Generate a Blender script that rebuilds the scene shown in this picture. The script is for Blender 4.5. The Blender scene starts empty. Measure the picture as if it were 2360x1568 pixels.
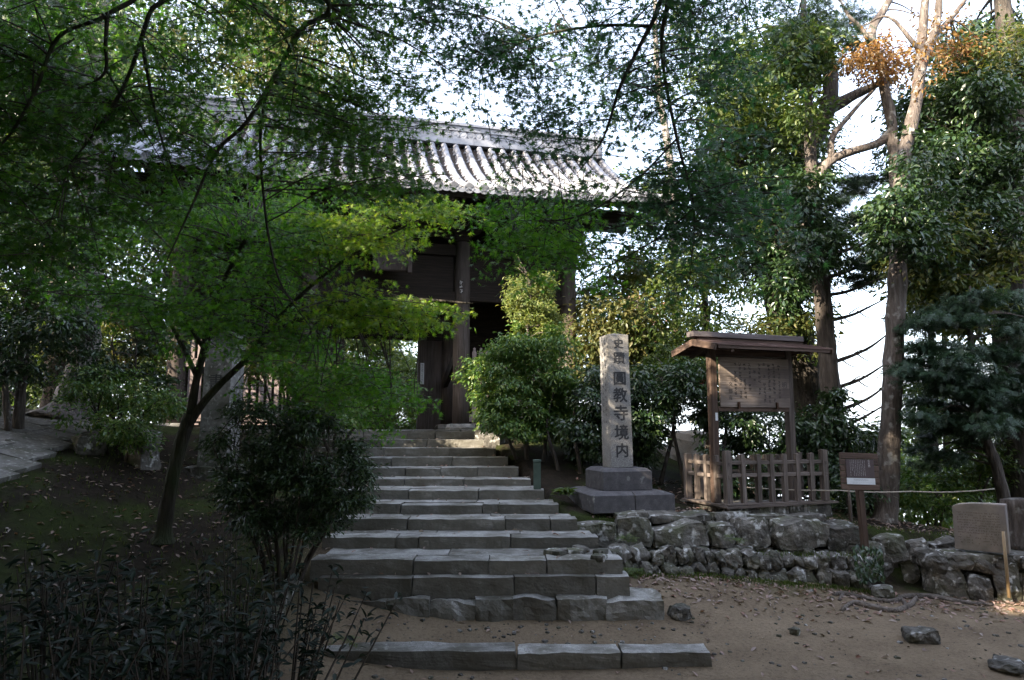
import bpy, math, random
import numpy as np
from mathutils import Vector, Matrix, noise as mn

random.seed(11)
rng = np.random.default_rng(11)
SC = bpy.context.scene
COL = SC.collection

# ------------------------------------------------------------------ camera, sky, sun, exposure
PITCH = math.radians(7.33)
EYE = 2.4
cam_d = bpy.data.cameras.new('camera')
cam_d.sensor_width = 36.0
cam_d.lens = 24.0
cam_d.clip_start = 0.05
cam_d.clip_end = 3000.0
cam = bpy.data.objects.new('camera', cam_d)
COL.objects.link(cam)
cam.location = (0, 0, EYE)
cam.rotation_euler = (math.radians(90) + PITCH, 0, 0)
SC.camera = cam

SUN_EL = math.radians(27)
SUN_AZ = math.radians(230)      # clockwise from +Y: behind the camera, from its left
SUN_DIR = Vector((math.sin(SUN_AZ) * math.cos(SUN_EL), math.cos(SUN_AZ) * math.cos(SUN_EL), math.sin(SUN_EL)))
world = bpy.data.worlds.new('World')
SC.world = world
world.use_nodes = True
wn, wl = world.node_tree.nodes, world.node_tree.links
wn.clear()
w_out = wn.new('ShaderNodeOutputWorld')
w_bg = wn.new('ShaderNodeBackground')
w_sky = wn.new('ShaderNodeTexSky')
w_sky.sky_type = 'NISHITA'
w_sky.sun_disc = False
w_sky.sun_elevation = SUN_EL
w_sky.sun_rotation = SUN_AZ
w_sky.air_density = 1.0
w_sky.dust_density = 5.0
w_sky.ozone_density = 1.0
w_bg.inputs['Strength'].default_value = 0.15
# below the horizon the hazy air of the valley goes on as the sky does at the horizon
w_tc = wn.new('ShaderNodeTexCoord')
w_sep = wn.new('ShaderNodeSeparateXYZ')
w_max = wn.new('ShaderNodeMath'); w_max.operation = 'MAXIMUM'; w_max.inputs[1].default_value = 0.06
w_cmb = wn.new('ShaderNodeCombineXYZ')
wl.new(w_tc.outputs['Generated'], w_sep.inputs[0])
wl.new(w_sep.outputs[0], w_cmb.inputs[0]); wl.new(w_sep.outputs[1], w_cmb.inputs[1])
wl.new(w_sep.outputs[2], w_max.inputs[0]); wl.new(w_max.outputs[0], w_cmb.inputs[2])
wl.new(w_cmb.outputs[0], w_sky.inputs['Vector'])
# a thin veil of high cloud over the clear sky
w_veil = wn.new('ShaderNodeTexNoise'); w_veil.inputs['Scale'].default_value = 2.2; w_veil.inputs['Detail'].default_value = 5
w_vr = wn.new('ShaderNodeMapRange'); w_vr.inputs[1].default_value = 0.3; w_vr.inputs[2].default_value = 0.7; w_vr.inputs[3].default_value = 0.5; w_vr.inputs[4].default_value = 0.75
w_mix = wn.new('ShaderNodeMix'); w_mix.data_type = 'RGBA'
wl.new(w_cmb.outputs[0], w_veil.inputs['Vector']); wl.new(w_veil.outputs['Fac'], w_vr.inputs[0]); wl.new(w_vr.outputs[0], w_mix.inputs[0])
wl.new(w_sky.outputs[0], w_mix.inputs[6]); w_mix.inputs[7].default_value = (1.62, 1.75, 2.1, 1)
wl.new(w_mix.outputs[2], w_bg.inputs['Color'])
wl.new(w_bg.outputs[0], w_out.inputs['Surface'])

sun_d = bpy.data.lights.new('sun', 'SUN')
sun_d.energy = 2.4
sun_d.angle = math.radians(0.53)
sun_d.color = (1.0, 0.87, 0.68)
sun = bpy.data.objects.new('sun', sun_d)
COL.objects.link(sun)
sun.location = (-20, -15, 20)
sun.rotation_euler = SUN_DIR.to_track_quat('Z', 'Y').to_euler()

SC.view_settings.view_transform = 'Standard'
SC.view_settings.look = 'None'
SC.view_settings.exposure = 3.25
SC.view_settings.gamma = 1.0
SC.view_settings.use_curve_mapping = False
SC.render.engine = 'CYCLES'
cy = SC.cycles
cy.max_bounces = 7
cy.diffuse_bounces = 4
cy.glossy_bounces = 2
cy.transmission_bounces = 5
cy.caustics_reflective = False
cy.caustics_refractive = False
cy.sample_clamp_indirect = 6.0
cy.use_denoising = True
try:
    cy.denoiser = 'OPENIMAGEDENOISE'
except Exception:
    pass

# ------------------------------------------------------------------ helpers
FPX = 1573.7
CT, ST = math.cos(PITCH), math.sin(PITCH)


def at(u, v, y):
    """World point on the ray through (u, v) of a 2360x1568 view, at distance y along +Y."""
    x = (u - 1180) / FPX
    w = (784 - v) / FPX
    t = y / (CT - w * ST)
    return Vector((x * t, y, EYE + (ST + w * CT) * t))


def at_z(u, v, z):
    x = (u - 1180) / FPX
    w = (784 - v) / FPX
    t = (z - EYE) / (ST + w * CT)
    return Vector((x * t, (CT - w * ST) * t, z))


def tag(o, label=None, cat=None, group=None, kind=None):
    if label: o['label'] = label
    if cat: o['category'] = cat
    if group: o['group'] = group
    if kind: o['kind'] = kind
    return o


def empty(name, loc=(0, 0, 0), rz=0.0, label=None, cat=None, group=None, parent=None):
    o = bpy.data.objects.new(name, None)
    o.empty_display_size = 0.2
    COL.objects.link(o)
    o.location = loc
    o.rotation_euler = (0, 0, rz)
    if parent: o.parent = parent
    return tag(o, label, cat, group)


def link(name, me, mat=None, parent=None, loc=None, rot=None):
    o = bpy.data.objects.new(name, me)
    COL.objects.link(o)
    if mat is not None and len(me.materials) == 0:
        me.materials.append(mat)
    if parent is not None: o.parent = parent
    if loc is not None: o.location = loc
    if rot is not None: o.rotation_euler = rot
    return o


class MB:
    def __init__(self):
        self.v, self.f, self.n = [], [], 0

    def add(self, vs, fs):
        b = self.n
        self.v.extend([tuple(p) for p in vs])
        self.f.extend([tuple(i + b for i in f) for f in fs])
        self.n += len(vs)
        return self

    def box(self, c, s, rot=None, taper=1.0):
        x, y, z = s[0] / 2, s[1] / 2, s[2] / 2
        P = [Vector((sx * x * (taper if sz > 0 else 1), sy * y * (taper if sz > 0 else 1), sz * z))
             for sz in (-1, 1) for sy in (-1, 1) for sx in (-1, 1)]
        if rot is not None: P = [rot @ p for p in P]
        c = Vector(c)
        return self.add([p + c for p in P], [(0, 2, 3, 1), (4, 5, 7, 6), (0, 1, 5, 4), (2, 6, 7, 3), (0, 4, 6, 2), (1, 3, 7, 5)])

    def bar(self, a, b, w, h, up=(0, 0, 1)):
        a, b = Vector(a), Vector(b)
        d = (b - a); L = d.length; d.normalize()
        s = d.cross(Vector(up)).normalized(); t = s.cross(d).normalized()
        P = [p + s * (i * w / 2) + t * (j * h / 2) for p in (a, b) for i, j in ((-1, -1), (1, -1), (1, 1), (-1, 1))]
        return self.add(P, [(0, 1, 2, 3), (7, 6, 5, 4), (0, 4, 5, 1), (1, 5, 6, 2), (2, 6, 7, 3), (3, 7, 4, 0)])

    def tube(self, pts, rad, n=6, wob=0.0, cap=True):
        pts = [Vector(p) for p in pts]
        m = len(pts)
        if np.isscalar(rad): rad = [rad] * m
        ref = Vector((0.31, 0.17, 0.93)) if abs((pts[-1] - pts[0]).normalized().z) < 0.8 else Vector((0.9, 0.3, 0.1))
        vs, fs = [], []
        for i, p in enumerate(pts):
            d = (pts[min(i + 1, m - 1)] - pts[max(i - 1, 0)])
            if d.length < 1e-9: d = Vector((0, 0, 1))
            d.normalize()
            s = d.cross(ref).normalized(); t = d.cross(s)
            for k in range(n):
                a = 2 * math.pi * k / n
                q = s * math.cos(a) + t * math.sin(a)
                r = rad[i]
                if wob: r *= 1 + wob * mn.noise((p + q * 0.2) * 3.1 + Vector((k * 0.7, 0, 0)))
                vs.append(p + q * r)
        for i in range(m - 1):
            for k in range(n):
                a, b = i * n + k, i * n + (k + 1) % n
                fs.append((a, b, b + n, a + n))
        if cap:
            fs.append(tuple(range(n - 1, -1, -1)))
            fs.append(tuple((m - 1) * n + k for k in range(n)))
        return self.add(vs, fs)

    def prism(self, poly, d0, d1, fn):
        """poly in 2-D, fn(p2, d) -> 3-D"""
        n = len(poly)
        vs = [fn(p, d0) for p in poly] + [fn(p, d1) for p in poly]
        fs = [tuple(range(n - 1, -1, -1)), tuple(range(n, 2 * n))] + [(i, (i + 1) % n, (i + 1) % n + n, i + n) for i in range(n)]
        return self.add(vs, fs)

    def mesh(self, name, smooth=False):
        me = bpy.data.meshes.new(name)
        me.from_pydata(self.v, [], self.f)
        me.update()
        if smooth: me.polygons.foreach_set('use_smooth', [True] * len(me.polygons))
        return me

    def build(self, name, mat, parent=None, smooth=False, loc=None, rot=None):
        return link(name, self.mesh(name, smooth), mat, parent, loc, rot)


def bevelled(me, w, seg=1):
    import bmesh
    bm = bmesh.new(); bm.from_mesh(me)
    bmesh.ops.bevel(bm, geom=list(bm.edges), offset=w, segments=seg, affect='EDGES', profile=0.6)
    bm.to_mesh(me); bm.free()
    return me


def spline(pts, k=5):
    """Catmull-Rom through (x, y, z, r) rows."""
    P = np.array(pts, float)
    if len(P) < 3:
        t = np.linspace(0, 1, k + 1)[:, None]
        return P[0] * (1 - t) + P[-1] * t
    E = np.vstack([2 * P[0] - P[1], P, 2 * P[-1] - P[-2]])
    out = []
    for i in range(1, len(E) - 2):
        for t in np.linspace(0, 1, k, endpoint=False):
            a, b, c, d = E[i - 1], E[i], E[i + 1], E[i + 2]
            out.append(0.5 * ((2 * b) + (c - a) * t + (2 * a - 5 * b + 4 * c - d) * t * t + (3 * b - a - 3 * c + d) * t ** 3))
    out.append(P[-1])
    return np.array(out)


_rock_cache = {}


def rock_mesh(name, s, seed=0, n=4, rnd=0.35, amp=0.08, freq=2.0):
    """A block with worn, rounded edges: s = full size; rnd 0 box .. 1 ellipsoid."""
    idx, vs, fs = {}, [], []

    def vid(i, j, k):
        key = (i, j, k)
        if key not in idx:
            p = Vector((i / n * 2 - 1, j / n * 2 - 1, k / n * 2 - 1))
            m = max(abs(p.x), abs(p.y), abs(p.z))
            sph = p.normalized() * m
            q = p.lerp(sph * 1.12, rnd)
            q = Vector((q.x * s[0] / 2, q.y * s[1] / 2, q.z * s[2] / 2))
            sd = Vector((seed * 7.13, seed * 3.7, seed * 1.9))
            ms = (s[0] * s[1] * s[2]) ** (1 / 3)
            q += mn.noise_vector(q * (freq / ms) + sd) * amp * ms
            q += mn.noise_vector(q * (3.1 * freq / ms) + sd) * amp * 0.35 * ms
            idx[key] = len(vs); vs.append(q)
        return idx[key]
    for a in range(n):
        for b in range(n):
            for ax in range(3):
                for side in (0, n):
                    c = []
                    for da, db in ((0, 0), (1, 0), (1, 1), (0, 1)):
                        t = [0, 0, 0]; t[ax] = side; t[(ax + 1) % 3] = a + da; t[(ax + 2) % 3] = b + db
                        c.append(vid(*t))
                    fs.append(tuple(c if side else c[::-1]))
    me = bpy.data.meshes.new(name)
    me.from_pydata(vs, [], fs)
    me.update()
    return me


# ------------------------------------------------------------------ materials
def new_mat(name):
    m = bpy.data.materials.new(name)
    m.use_nodes = True
    nt = m.node_tree
    return m, nt, nt.nodes['Principled BSDF'], nt.nodes, nt.links


def ramp(N, stops):
    r = N.new('ShaderNodeValToRGB')
    el = r.color_ramp.elements
    while len(el) < len(stops): el.new(0.5)
    for e, (p, c) in zip(el, stops):
        e.position = p
        e.color = (*c, 1) if len(c) == 3 else c
    return r


def surf(name, cols, scale=4.0, stretch=(1, 1, 1), rough=0.85, bump=0.3, bscale=None, spots=None, spotscale=8.0, spotcut=0.6,
         second=None, secondscale=1.2, secondcut=0.55, vary=0.25, detail=8.0, spec=0.3, speck=None, bdist=0.02, grime_shade=None):
    """Object-space noise material: cols low..high, optional spots (lichen), second broad stain, fine specks."""
    m, nt, B, N, L = new_mat(name)
    tc = N.new('ShaderNodeTexCoord')
    oi = N.new('ShaderNodeObjectInfo')
    off = N.new('ShaderNodeVectorMath'); off.operation = 'MULTIPLY_ADD'
    L.new(oi.outputs['Random'], off.inputs[0]); off.inputs[1].default_value = (37, 53, 71)
    L.new(tc.outputs['Object'], off.inputs[2])
    mp = N.new('ShaderNodeMapping'); mp.inputs['Scale'].default_value = stretch
    L.new(off.outputs[0], mp.inputs[0])
    n1 = N.new('ShaderNodeTexNoise'); n1.inputs['Scale'].default_value = scale; n1.inputs['Detail'].default_value = detail
    n1.inputs['Roughness'].default_value = 0.65
    L.new(mp.outputs[0], n1.inputs['Vector'])
    k = len(cols)
    r1 = ramp(N, [(0.28 + 0.44 * i / max(1, k - 1), c) for i, c in enumerate(cols)])
    L.new(n1.outputs['Fac'], r1.inputs[0])
    col = r1.outputs[0]

    def over(colin, colour, sc, cut, soft=0.08, str_=(1, 1, 1)):
        nn = N.new('ShaderNodeTexNoise'); nn.inputs['Scale'].default_value = sc; nn.inputs['Detail'].default_value = 6
        mm = N.new('ShaderNodeMapping'); mm.inputs['Scale'].default_value = str_; mm.inputs['Location'].default_value = (sc, 3.3, 1.7)
        L.new(off.outputs[0], mm.inputs[0]); L.new(mm.outputs[0], nn.inputs['Vector'])
        rr = ramp(N, [(cut - soft, (0, 0, 0)), (cut + soft, (1, 1, 1))])
        L.new(nn.outputs['Fac'], rr.inputs[0])
        mx = N.new('ShaderNodeMix'); mx.data_type = 'RGBA'
        L.new(rr.outputs[0], mx.inputs[0]); L.new(colin, mx.inputs[6]); mx.inputs[7].default_value = (*colour, 1)
        return mx.outputs[2]
    if second: col = over(col, second, secondscale, secondcut, 0.12)
    if spots: col = over(col, spots, spotscale, spotcut, 0.05)
    if grime_shade:       # algae and dirt that cling to upright faces, plus shade painted into the riser colour
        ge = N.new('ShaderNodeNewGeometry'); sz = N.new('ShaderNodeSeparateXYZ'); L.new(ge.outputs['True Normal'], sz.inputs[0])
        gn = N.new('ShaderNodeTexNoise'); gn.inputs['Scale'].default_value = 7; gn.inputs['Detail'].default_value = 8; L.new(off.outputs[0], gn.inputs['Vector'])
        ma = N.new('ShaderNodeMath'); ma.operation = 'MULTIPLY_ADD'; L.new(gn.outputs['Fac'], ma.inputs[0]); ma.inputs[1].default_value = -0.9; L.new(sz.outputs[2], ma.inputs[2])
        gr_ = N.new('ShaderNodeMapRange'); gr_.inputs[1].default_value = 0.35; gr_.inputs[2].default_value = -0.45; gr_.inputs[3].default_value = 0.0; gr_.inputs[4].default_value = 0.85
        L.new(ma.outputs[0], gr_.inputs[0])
        gm = N.new('ShaderNodeMix'); gm.data_type = 'RGBA'; L.new(gr_.outputs[0], gm.inputs[0]); L.new(col, gm.inputs[6]); gm.inputs[7].default_value = (*grime_shade, 1)
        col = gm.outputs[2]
    if speck: col = over(col, speck, 140.0, 0.56, 0.05)
    hs = N.new('ShaderNodeHueSaturation')
    mr = N.new('ShaderNodeMapRange'); mr.inputs[3].default_value = 1 - vary; mr.inputs[4].default_value = 1 + vary
    L.new(oi.outputs['Random'], mr.inputs[0]); L.new(mr.outputs[0], hs.inputs['Value']); L.new(col, hs.inputs['Color'])
    L.new(hs.outputs[0], B.inputs['Base Color'])
    B.inputs['Roughness'].default_value = rough
    B.inputs['Specular IOR Level'].default_value = spec
    if bump:
        nb = N.new('ShaderNodeTexNoise'); nb.inputs['Scale'].default_value = bscale or scale * 3; nb.inputs['Detail'].default_value = 10
        L.new(mp.outputs[0], nb.inputs['Vector'])
        bp = N.new('ShaderNodeBump'); bp.inputs['Strength'].default_value = bump; bp.inputs['Distance'].default_value = bdist
        L.new(nb.outputs['Fac'], bp.inputs['Height']); L.new(bp.outputs[0], B.inputs['Normal'])
    return m


def leaf_mat(name, cols, trans=0.4, tcol=None, rough=0.45, spec=0.4):
    m, nt, B, N, L = new_mat(name)
    g = N.new('ShaderNodeNewGeometry')
    k = len(cols)
    r = ramp(N, [(i / max(1, k - 1), c) for i, c in enumerate(cols)])
    L.new(g.outputs['Random Per Island'], r.inputs[0])
    L.new(r.outputs[0], B.inputs['Base Color'])
    B.inputs['Roughness'].default_value = rough
    B.inputs['Specular IOR Level'].default_value = spec
    tr = N.new('ShaderNodeBsdfTranslucent')
    mx = N.new('ShaderNodeMix'); mx.data_type = 'RGBA'; mx.blend_type = 'MULTIPLY'; mx.inputs[0].default_value = 1.0
    L.new(r.outputs[0], mx.inputs[6]); mx.inputs[7].default_value = (*(tcol or (1.9, 1.9, 0.9)), 1)
    L.new(mx.outputs[2], tr.inputs[0])
    ms = N.new('ShaderNodeMixShader'); ms.inputs[0].default_value = trans
    L.new(B.outputs[0], ms.inputs[1]); L.new(tr.outputs[0], ms.inputs[2])
    L.new(ms.outputs[0], N['Material Output'].inputs['Surface'])
    return m


M = {}
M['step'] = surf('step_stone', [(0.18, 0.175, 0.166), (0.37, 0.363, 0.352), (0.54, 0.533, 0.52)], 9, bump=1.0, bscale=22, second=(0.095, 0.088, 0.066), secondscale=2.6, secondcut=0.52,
                 spots=(0.40, 0.395, 0.37), spotscale=16, spotcut=0.63, vary=0.22, speck=(0.10, 0.095, 0.085), bdist=0.012, rough=0.5, spec=0.5, grime_shade=(0.085, 0.078, 0.06))
M['rubble'] = surf('rubble_stone', [(0.045, 0.041, 0.035), (0.11, 0.102, 0.09), (0.215, 0.2, 0.182)], 6, bump=1.0, bscale=14, second=(0.075, 0.08, 0.045), secondscale=2.2,
                   secondcut=0.58, spots=(0.46, 0.455, 0.44), spotscale=9, spotcut=0.615, vary=0.3, bdist=0.04)
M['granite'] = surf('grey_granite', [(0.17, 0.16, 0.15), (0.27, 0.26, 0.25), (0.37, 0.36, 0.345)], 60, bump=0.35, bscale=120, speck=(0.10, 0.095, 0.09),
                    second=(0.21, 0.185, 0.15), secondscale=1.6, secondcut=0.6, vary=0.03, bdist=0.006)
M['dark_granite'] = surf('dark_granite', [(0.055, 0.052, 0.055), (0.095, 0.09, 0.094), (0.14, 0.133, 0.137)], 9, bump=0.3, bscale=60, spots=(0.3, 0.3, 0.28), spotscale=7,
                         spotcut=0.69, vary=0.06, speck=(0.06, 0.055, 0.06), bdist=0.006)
M['old_granite'] = surf('lichened_granite', [(0.10, 0.095, 0.09), (0.19, 0.18, 0.17), (0.28, 0.27, 0.255)], 12, bump=0.35, bscale=90, second=(0.09, 0.09, 0.07), secondscale=2.5, spots=(0.34, 0.34, 0.32), spotscale=14, spotcut=0.62, vary=0.03, bdist=0.006)
M['slate'] = surf('inscribed_slate', [(0.15, 0.13, 0.11), (0.24, 0.205, 0.17), (0.33, 0.285, 0.235)], 4, bump=0.25, bscale=50, second=(0.22, 0.19, 0.2), secondscale=1.2, vary=0.02, bdist=0.006)


def wood(name, cols, axis, rough=0.8, **kw):
    st = [7, 7, 7]; st[axis] = 0.35
    return surf(name, cols, 5.0, tuple(st), rough=rough, bump=0.6, bscale=9, bdist=0.012, **kw)


WW = [(0.055, 0.043, 0.036), (0.125, 0.1, 0.086), (0.22, 0.185, 0.163)]
M['wood_x'] = wood('weathered_wood_along', WW, 0)
M['wood_y'] = wood('weathered_wood_across', WW, 1)
M['wood_z'] = wood('weathered_wood_upright', WW, 2)
WB = [(0.045, 0.028, 0.021), (0.09, 0.058, 0.043), (0.15, 0.1, 0.076)]
M['brown_x'] = wood('brown_wood_along', WB, 0, vary=0.15)
M['brown_y'] = wood('brown_wood_across', WB, 1, vary=0.15)
M['brown_z'] = wood('brown_wood_upright', WB, 2, vary=0.15)
M['board_x'] = wood('notice_board_wood', [(0.15, 0.115, 0.09), (0.24, 0.19, 0.155), (0.36, 0.3, 0.26)], 0, vary=0.1, second=(0.13, 0.1, 0.085), secondscale=1.4)
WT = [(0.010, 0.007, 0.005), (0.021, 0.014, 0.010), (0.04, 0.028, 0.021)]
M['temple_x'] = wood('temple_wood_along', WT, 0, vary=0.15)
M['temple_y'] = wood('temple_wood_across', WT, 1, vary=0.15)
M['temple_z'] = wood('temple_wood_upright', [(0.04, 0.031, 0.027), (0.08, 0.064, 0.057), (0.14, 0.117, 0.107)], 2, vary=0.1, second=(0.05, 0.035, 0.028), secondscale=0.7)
M['picket'] = wood('picket_wood', [(0.16, 0.12, 0.11), (0.25, 0.2, 0.19), (0.34, 0.28, 0.265)], 2, vary=0.12)
M['tile'] = surf('roof_tile', [(0.11, 0.115, 0.135), (0.19, 0.197, 0.225), (0.28, 0.288, 0.32)], 3, rough=0.36, bump=0.15, bscale=30, vary=0.1, spec=0.8, bdist=0.006)
M['ink'] = surf('carved_ink', [(0.03, 0.03, 0.033), (0.06, 0.06, 0.062)], 20, bump=0, vary=0)
M['faded_ink'] = surf('faded_ink', [(0.03, 0.025, 0.022), (0.06, 0.05, 0.045), (0.1, 0.08, 0.07)], 14, bump=0, vary=0.2)
M['worn_cut'] = surf('worn_cut', [(0.09, 0.07, 0.055), (0.14, 0.11, 0.09)], 14, bump=0, vary=0.1)
M['paper'] = surf('white_paper', [(0.6, 0.62, 0.64), (0.72, 0.73, 0.74)], 6, bump=0, vary=0.02)
M['plate'] = surf('brown_plate', [(0.075, 0.055, 0.055), (0.095, 0.07, 0.07)], 6, rough=0.35, bump=0, vary=0)
M['plate_ink'] = surf('pale_print', [(0.5, 0.47, 0.45), (0.62, 0.6, 0.58)], 20, bump=0, vary=0)
M['rope'] = surf('pale_rope', [(0.35, 0.31, 0.25), (0.5, 0.45, 0.38)], 40, bump=0.2, vary=0)
M['bamboo'] = surf('bamboo', [(0.25, 0.17, 0.09), (0.4, 0.28, 0.15)], 5, (6, 6, 1), rough=0.5, bump=0.1)
M['green_post'] = surf('green_painted_post', [(0.05, 0.075, 0.06), (0.09, 0.12, 0.1)], 8, bump=0.2)
M['rust'] = surf('dark_rust', [(0.05, 0.028, 0.018), (0.1, 0.05, 0.03)], 8, bump=0.2)


def bark(name, cols, st=(5, 5, 0.7), sc=3.0, bump=1.0, **kw):
    return surf(name, cols, sc, st, rough=0.95, bump=bump, bscale=sc * 2.2, bdist=0.05, **kw)


M['bark_grey'] = bark('grey_bark', [(0.045, 0.036, 0.03), (0.11, 0.09, 0.078), (0.2, 0.175, 0.155)], spots=(0.3, 0.29, 0.27), spotscale=7, spotcut=0.63)
M['bark_brown'] = bark('brown_bark', [(0.035, 0.028, 0.024), (0.085, 0.07, 0.06), (0.165, 0.142, 0.127)])
M['bark_pale'] = bark('pale_bark', [(0.09, 0.078, 0.07), (0.18, 0.16, 0.145), (0.29, 0.265, 0.25)], (4, 4, 0.5))
M['bark_dark'] = bark('dark_bark', [(0.02, 0.016, 0.013), (0.05, 0.042, 0.034), (0.1, 0.085, 0.07)])
M['bark_maple'] = bark('maple_bark', [(0.022, 0.019, 0.015), (0.05, 0.043, 0.034), (0.09, 0.08, 0.062)], second=(0.05, 0.06, 0.03), secondscale=2.0)
M['twig'] = surf('twig', [(0.03, 0.024, 0.018), (0.06, 0.048, 0.038)], 9, bump=0)
M['root'] = bark('root_bark', [(0.05, 0.04, 0.035), (0.12, 0.1, 0.085), (0.2, 0.17, 0.15)], (3, 3, 3))

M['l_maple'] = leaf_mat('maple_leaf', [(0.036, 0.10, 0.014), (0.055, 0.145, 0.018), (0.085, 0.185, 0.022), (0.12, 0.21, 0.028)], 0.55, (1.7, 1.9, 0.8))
M['l_maple_shade'] = leaf_mat('shaded_maple_leaf', [(0.026, 0.07, 0.014), (0.038, 0.098, 0.018), (0.055, 0.125, 0.022), (0.085, 0.15, 0.028)], 0.5, (1.7, 1.9, 0.8))  # darker copy of the maple leaf, canopy shade put into its colour
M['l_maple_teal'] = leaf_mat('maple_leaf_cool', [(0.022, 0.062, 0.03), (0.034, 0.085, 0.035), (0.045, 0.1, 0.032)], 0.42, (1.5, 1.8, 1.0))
M['l_maple_sunlit'] = leaf_mat('sunlit_maple_leaf', [(0.08, 0.17, 0.02), (0.12, 0.22, 0.025), (0.17, 0.26, 0.03), (0.22, 0.27, 0.035)], 0.55, (1.8, 1.8, 0.7))  # brighter copy of the maple leaf, sunlight on the boughs put into its colour
M['l_dark'] = leaf_mat('evergreen_leaf', [(0.014, 0.034, 0.014), (0.022, 0.05, 0.018), (0.035, 0.068, 0.022), (0.05, 0.08, 0.025)], 0.2, rough=0.3, spec=0.6)
M['l_mid'] = leaf_mat('green_leaf', [(0.03, 0.06, 0.018), (0.05, 0.085, 0.022), (0.075, 0.11, 0.028), (0.1, 0.12, 0.03)], 0.35, rough=0.4)
M['l_olive'] = leaf_mat('olive_leaf', [(0.036, 0.056, 0.018), (0.06, 0.08, 0.024), (0.09, 0.1, 0.03), (0.13, 0.12, 0.036)], 0.4)
M['l_tip'] = leaf_mat('sunlit_leaf', [(0.09, 0.14, 0.035), (0.14, 0.18, 0.05), (0.22, 0.23, 0.08)], 0.45, (1.5, 1.4, 0.8))  # yellow sunlight on the shrub tip put into the leaf colour
M['l_gold'] = leaf_mat('golden_leaf', [(0.055, 0.075, 0.025), (0.085, 0.1, 0.032), (0.12, 0.125, 0.04), (0.14, 0.12, 0.045)], 0.4, (1.4, 1.3, 0.8))
M['l_orange'] = leaf_mat('orange_leaf', [(0.17, 0.1, 0.035), (0.24, 0.135, 0.045), (0.28, 0.18, 0.06), (0.16, 0.06, 0.035)], 0.4, (1.4, 1.2, 0.8))
M['l_red'] = leaf_mat('red_leaf', [(0.12, 0.02, 0.02), (0.2, 0.035, 0.03)], 0.4, (1.6, 1.0, 0.7))
M['l_hinoki'] = leaf_mat('conifer_spray', [(0.014, 0.036, 0.02), (0.024, 0.052, 0.028), (0.036, 0.066, 0.03)], 0.2)
M['l_shrub'] = leaf_mat('shrub_leaf', [(0.04, 0.09, 0.024), (0.065, 0.135, 0.032), (0.1, 0.175, 0.04), (0.16, 0.2, 0.045)], 0.3, rough=0.35, spec=0.5)
M['l_blue'] = leaf_mat('andromeda_leaf', [(0.006, 0.013, 0.009), (0.009, 0.02, 0.013), (0.014, 0.028, 0.017)], 0.12, rough=0.5, spec=0.25)
M['l_litter'] = leaf_mat('fallen_leaf', [(0.1, 0.065, 0.05), (0.2, 0.14, 0.115), (0.3, 0.235, 0.21), (0.24, 0.12, 0.09), (0.34, 0.28, 0.25)], 0.1)
M['l_grass'] = leaf_mat('grass_blade', [(0.04, 0.07, 0.015), (0.07, 0.11, 0.025), (0.1, 0.13, 0.03)], 0.35)


# ------------------------------------------------------------------ leaves
def star_leaf():
    """seven-lobed maple leaf, about one unit across"""
    tips = [(-128, 0.30), (-88, 0.46), (-42, 0.56), (0, 0.62), (42, 0.56), (88, 0.46), (128, 0.30)]
    out = [(-170, 0.07)]
    for i, (a, r) in enumerate(tips):
        out.append((a, r))
        if i < 6: out.append(((a + tips[i + 1][0]) / 2, 0.135))
    out.append((170, 0.07))
    P = [(0, 0, 0)] + [(r * math.sin(math.radians(a)), r * math.cos(math.radians(a)), -0.22 * r * r) for a, r in out]
    F = [(0, i + 1, i) for i in range(1, len(P) - 1)]
    return np.array(P), np.array(F)


def oval_leaf(w=0.42):
    P = [(0, -0.5, 0), (w / 2, -0.08, 0.07), (0.0, 0.0, 0), (-w / 2, -0.08, 0.07), (w * 0.36, 0.25, 0.04), (-w * 0.36, 0.25, 0.04), (0, 0.55, -0.08)]
    F = [(0, 1, 2), (0, 2, 3), (1, 4, 2), (4, 6, 2), (2, 6, 5), (2, 5, 3)]
    return np.array(P), np.array(F)


def rhomb_leaf(w=0.5):
    P = [(0, -0.5, 0), (w / 2, 0, 0.06), (0, 0.5, -0.06), (-w / 2, 0, 0.06)]
    return np.array(P), np.array([(0, 1, 2), (0, 2, 3)])


def fan_leaf():
    """drooping scale-leaf spray of a cypress: a stem with alternating fingers"""
    P, F = [], []

    def finger(x0, y0, x1, y1, w):
        dx, dy = x1 - x0, y1 - y0
        L = math.hypot(dx, dy); nx, ny = -dy / L * w, dx / L * w
        b = len(P)
        P.extend([(x0 - nx, y0 - ny, -0.12 * y0 * y0), (x0 + nx, y0 + ny, -0.12 * y0 * y0), (x1, y1, -0.25 * (x1 * x1 + y1 * y1))])
        F.append((b, b + 1, b + 2))
    finger(0, -0.5, 0, 0.6, 0.03)
    for i, y in enumerate((-0.35, -0.15, 0.05, 0.25)):
        k = 1 - 0.18 * i
        finger(0, y, 0.36 * k, y + 0.3 * k, 0.045); finger(0, y - 0.05, -0.36 * k, y + 0.25 * k, 0.045)
    return np.array(P), np.array(F)


T_STAR, T_OVAL, T_LONG, T_RHOMB, T_FAN = star_leaf(), oval_leaf(), oval_leaf(0.3), rhomb_leaf(), fan_leaf()


def tri_mesh(name, V, F):
    me = bpy.data.meshes.new(name)
    me.vertices.add(len(V)); me.vertices.foreach_set('co', V.astype(np.float32).ravel())
    me.loops.add(F.size); me.loops.foreach_set('vertex_index', F.astype(np.int32).ravel())
    me.polygons.add(len(F)); me.polygons.foreach_set('loop_start', np.arange(0, F.size, 3, dtype=np.int32))
    me.update(calc_edges=True)
    return me


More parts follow.
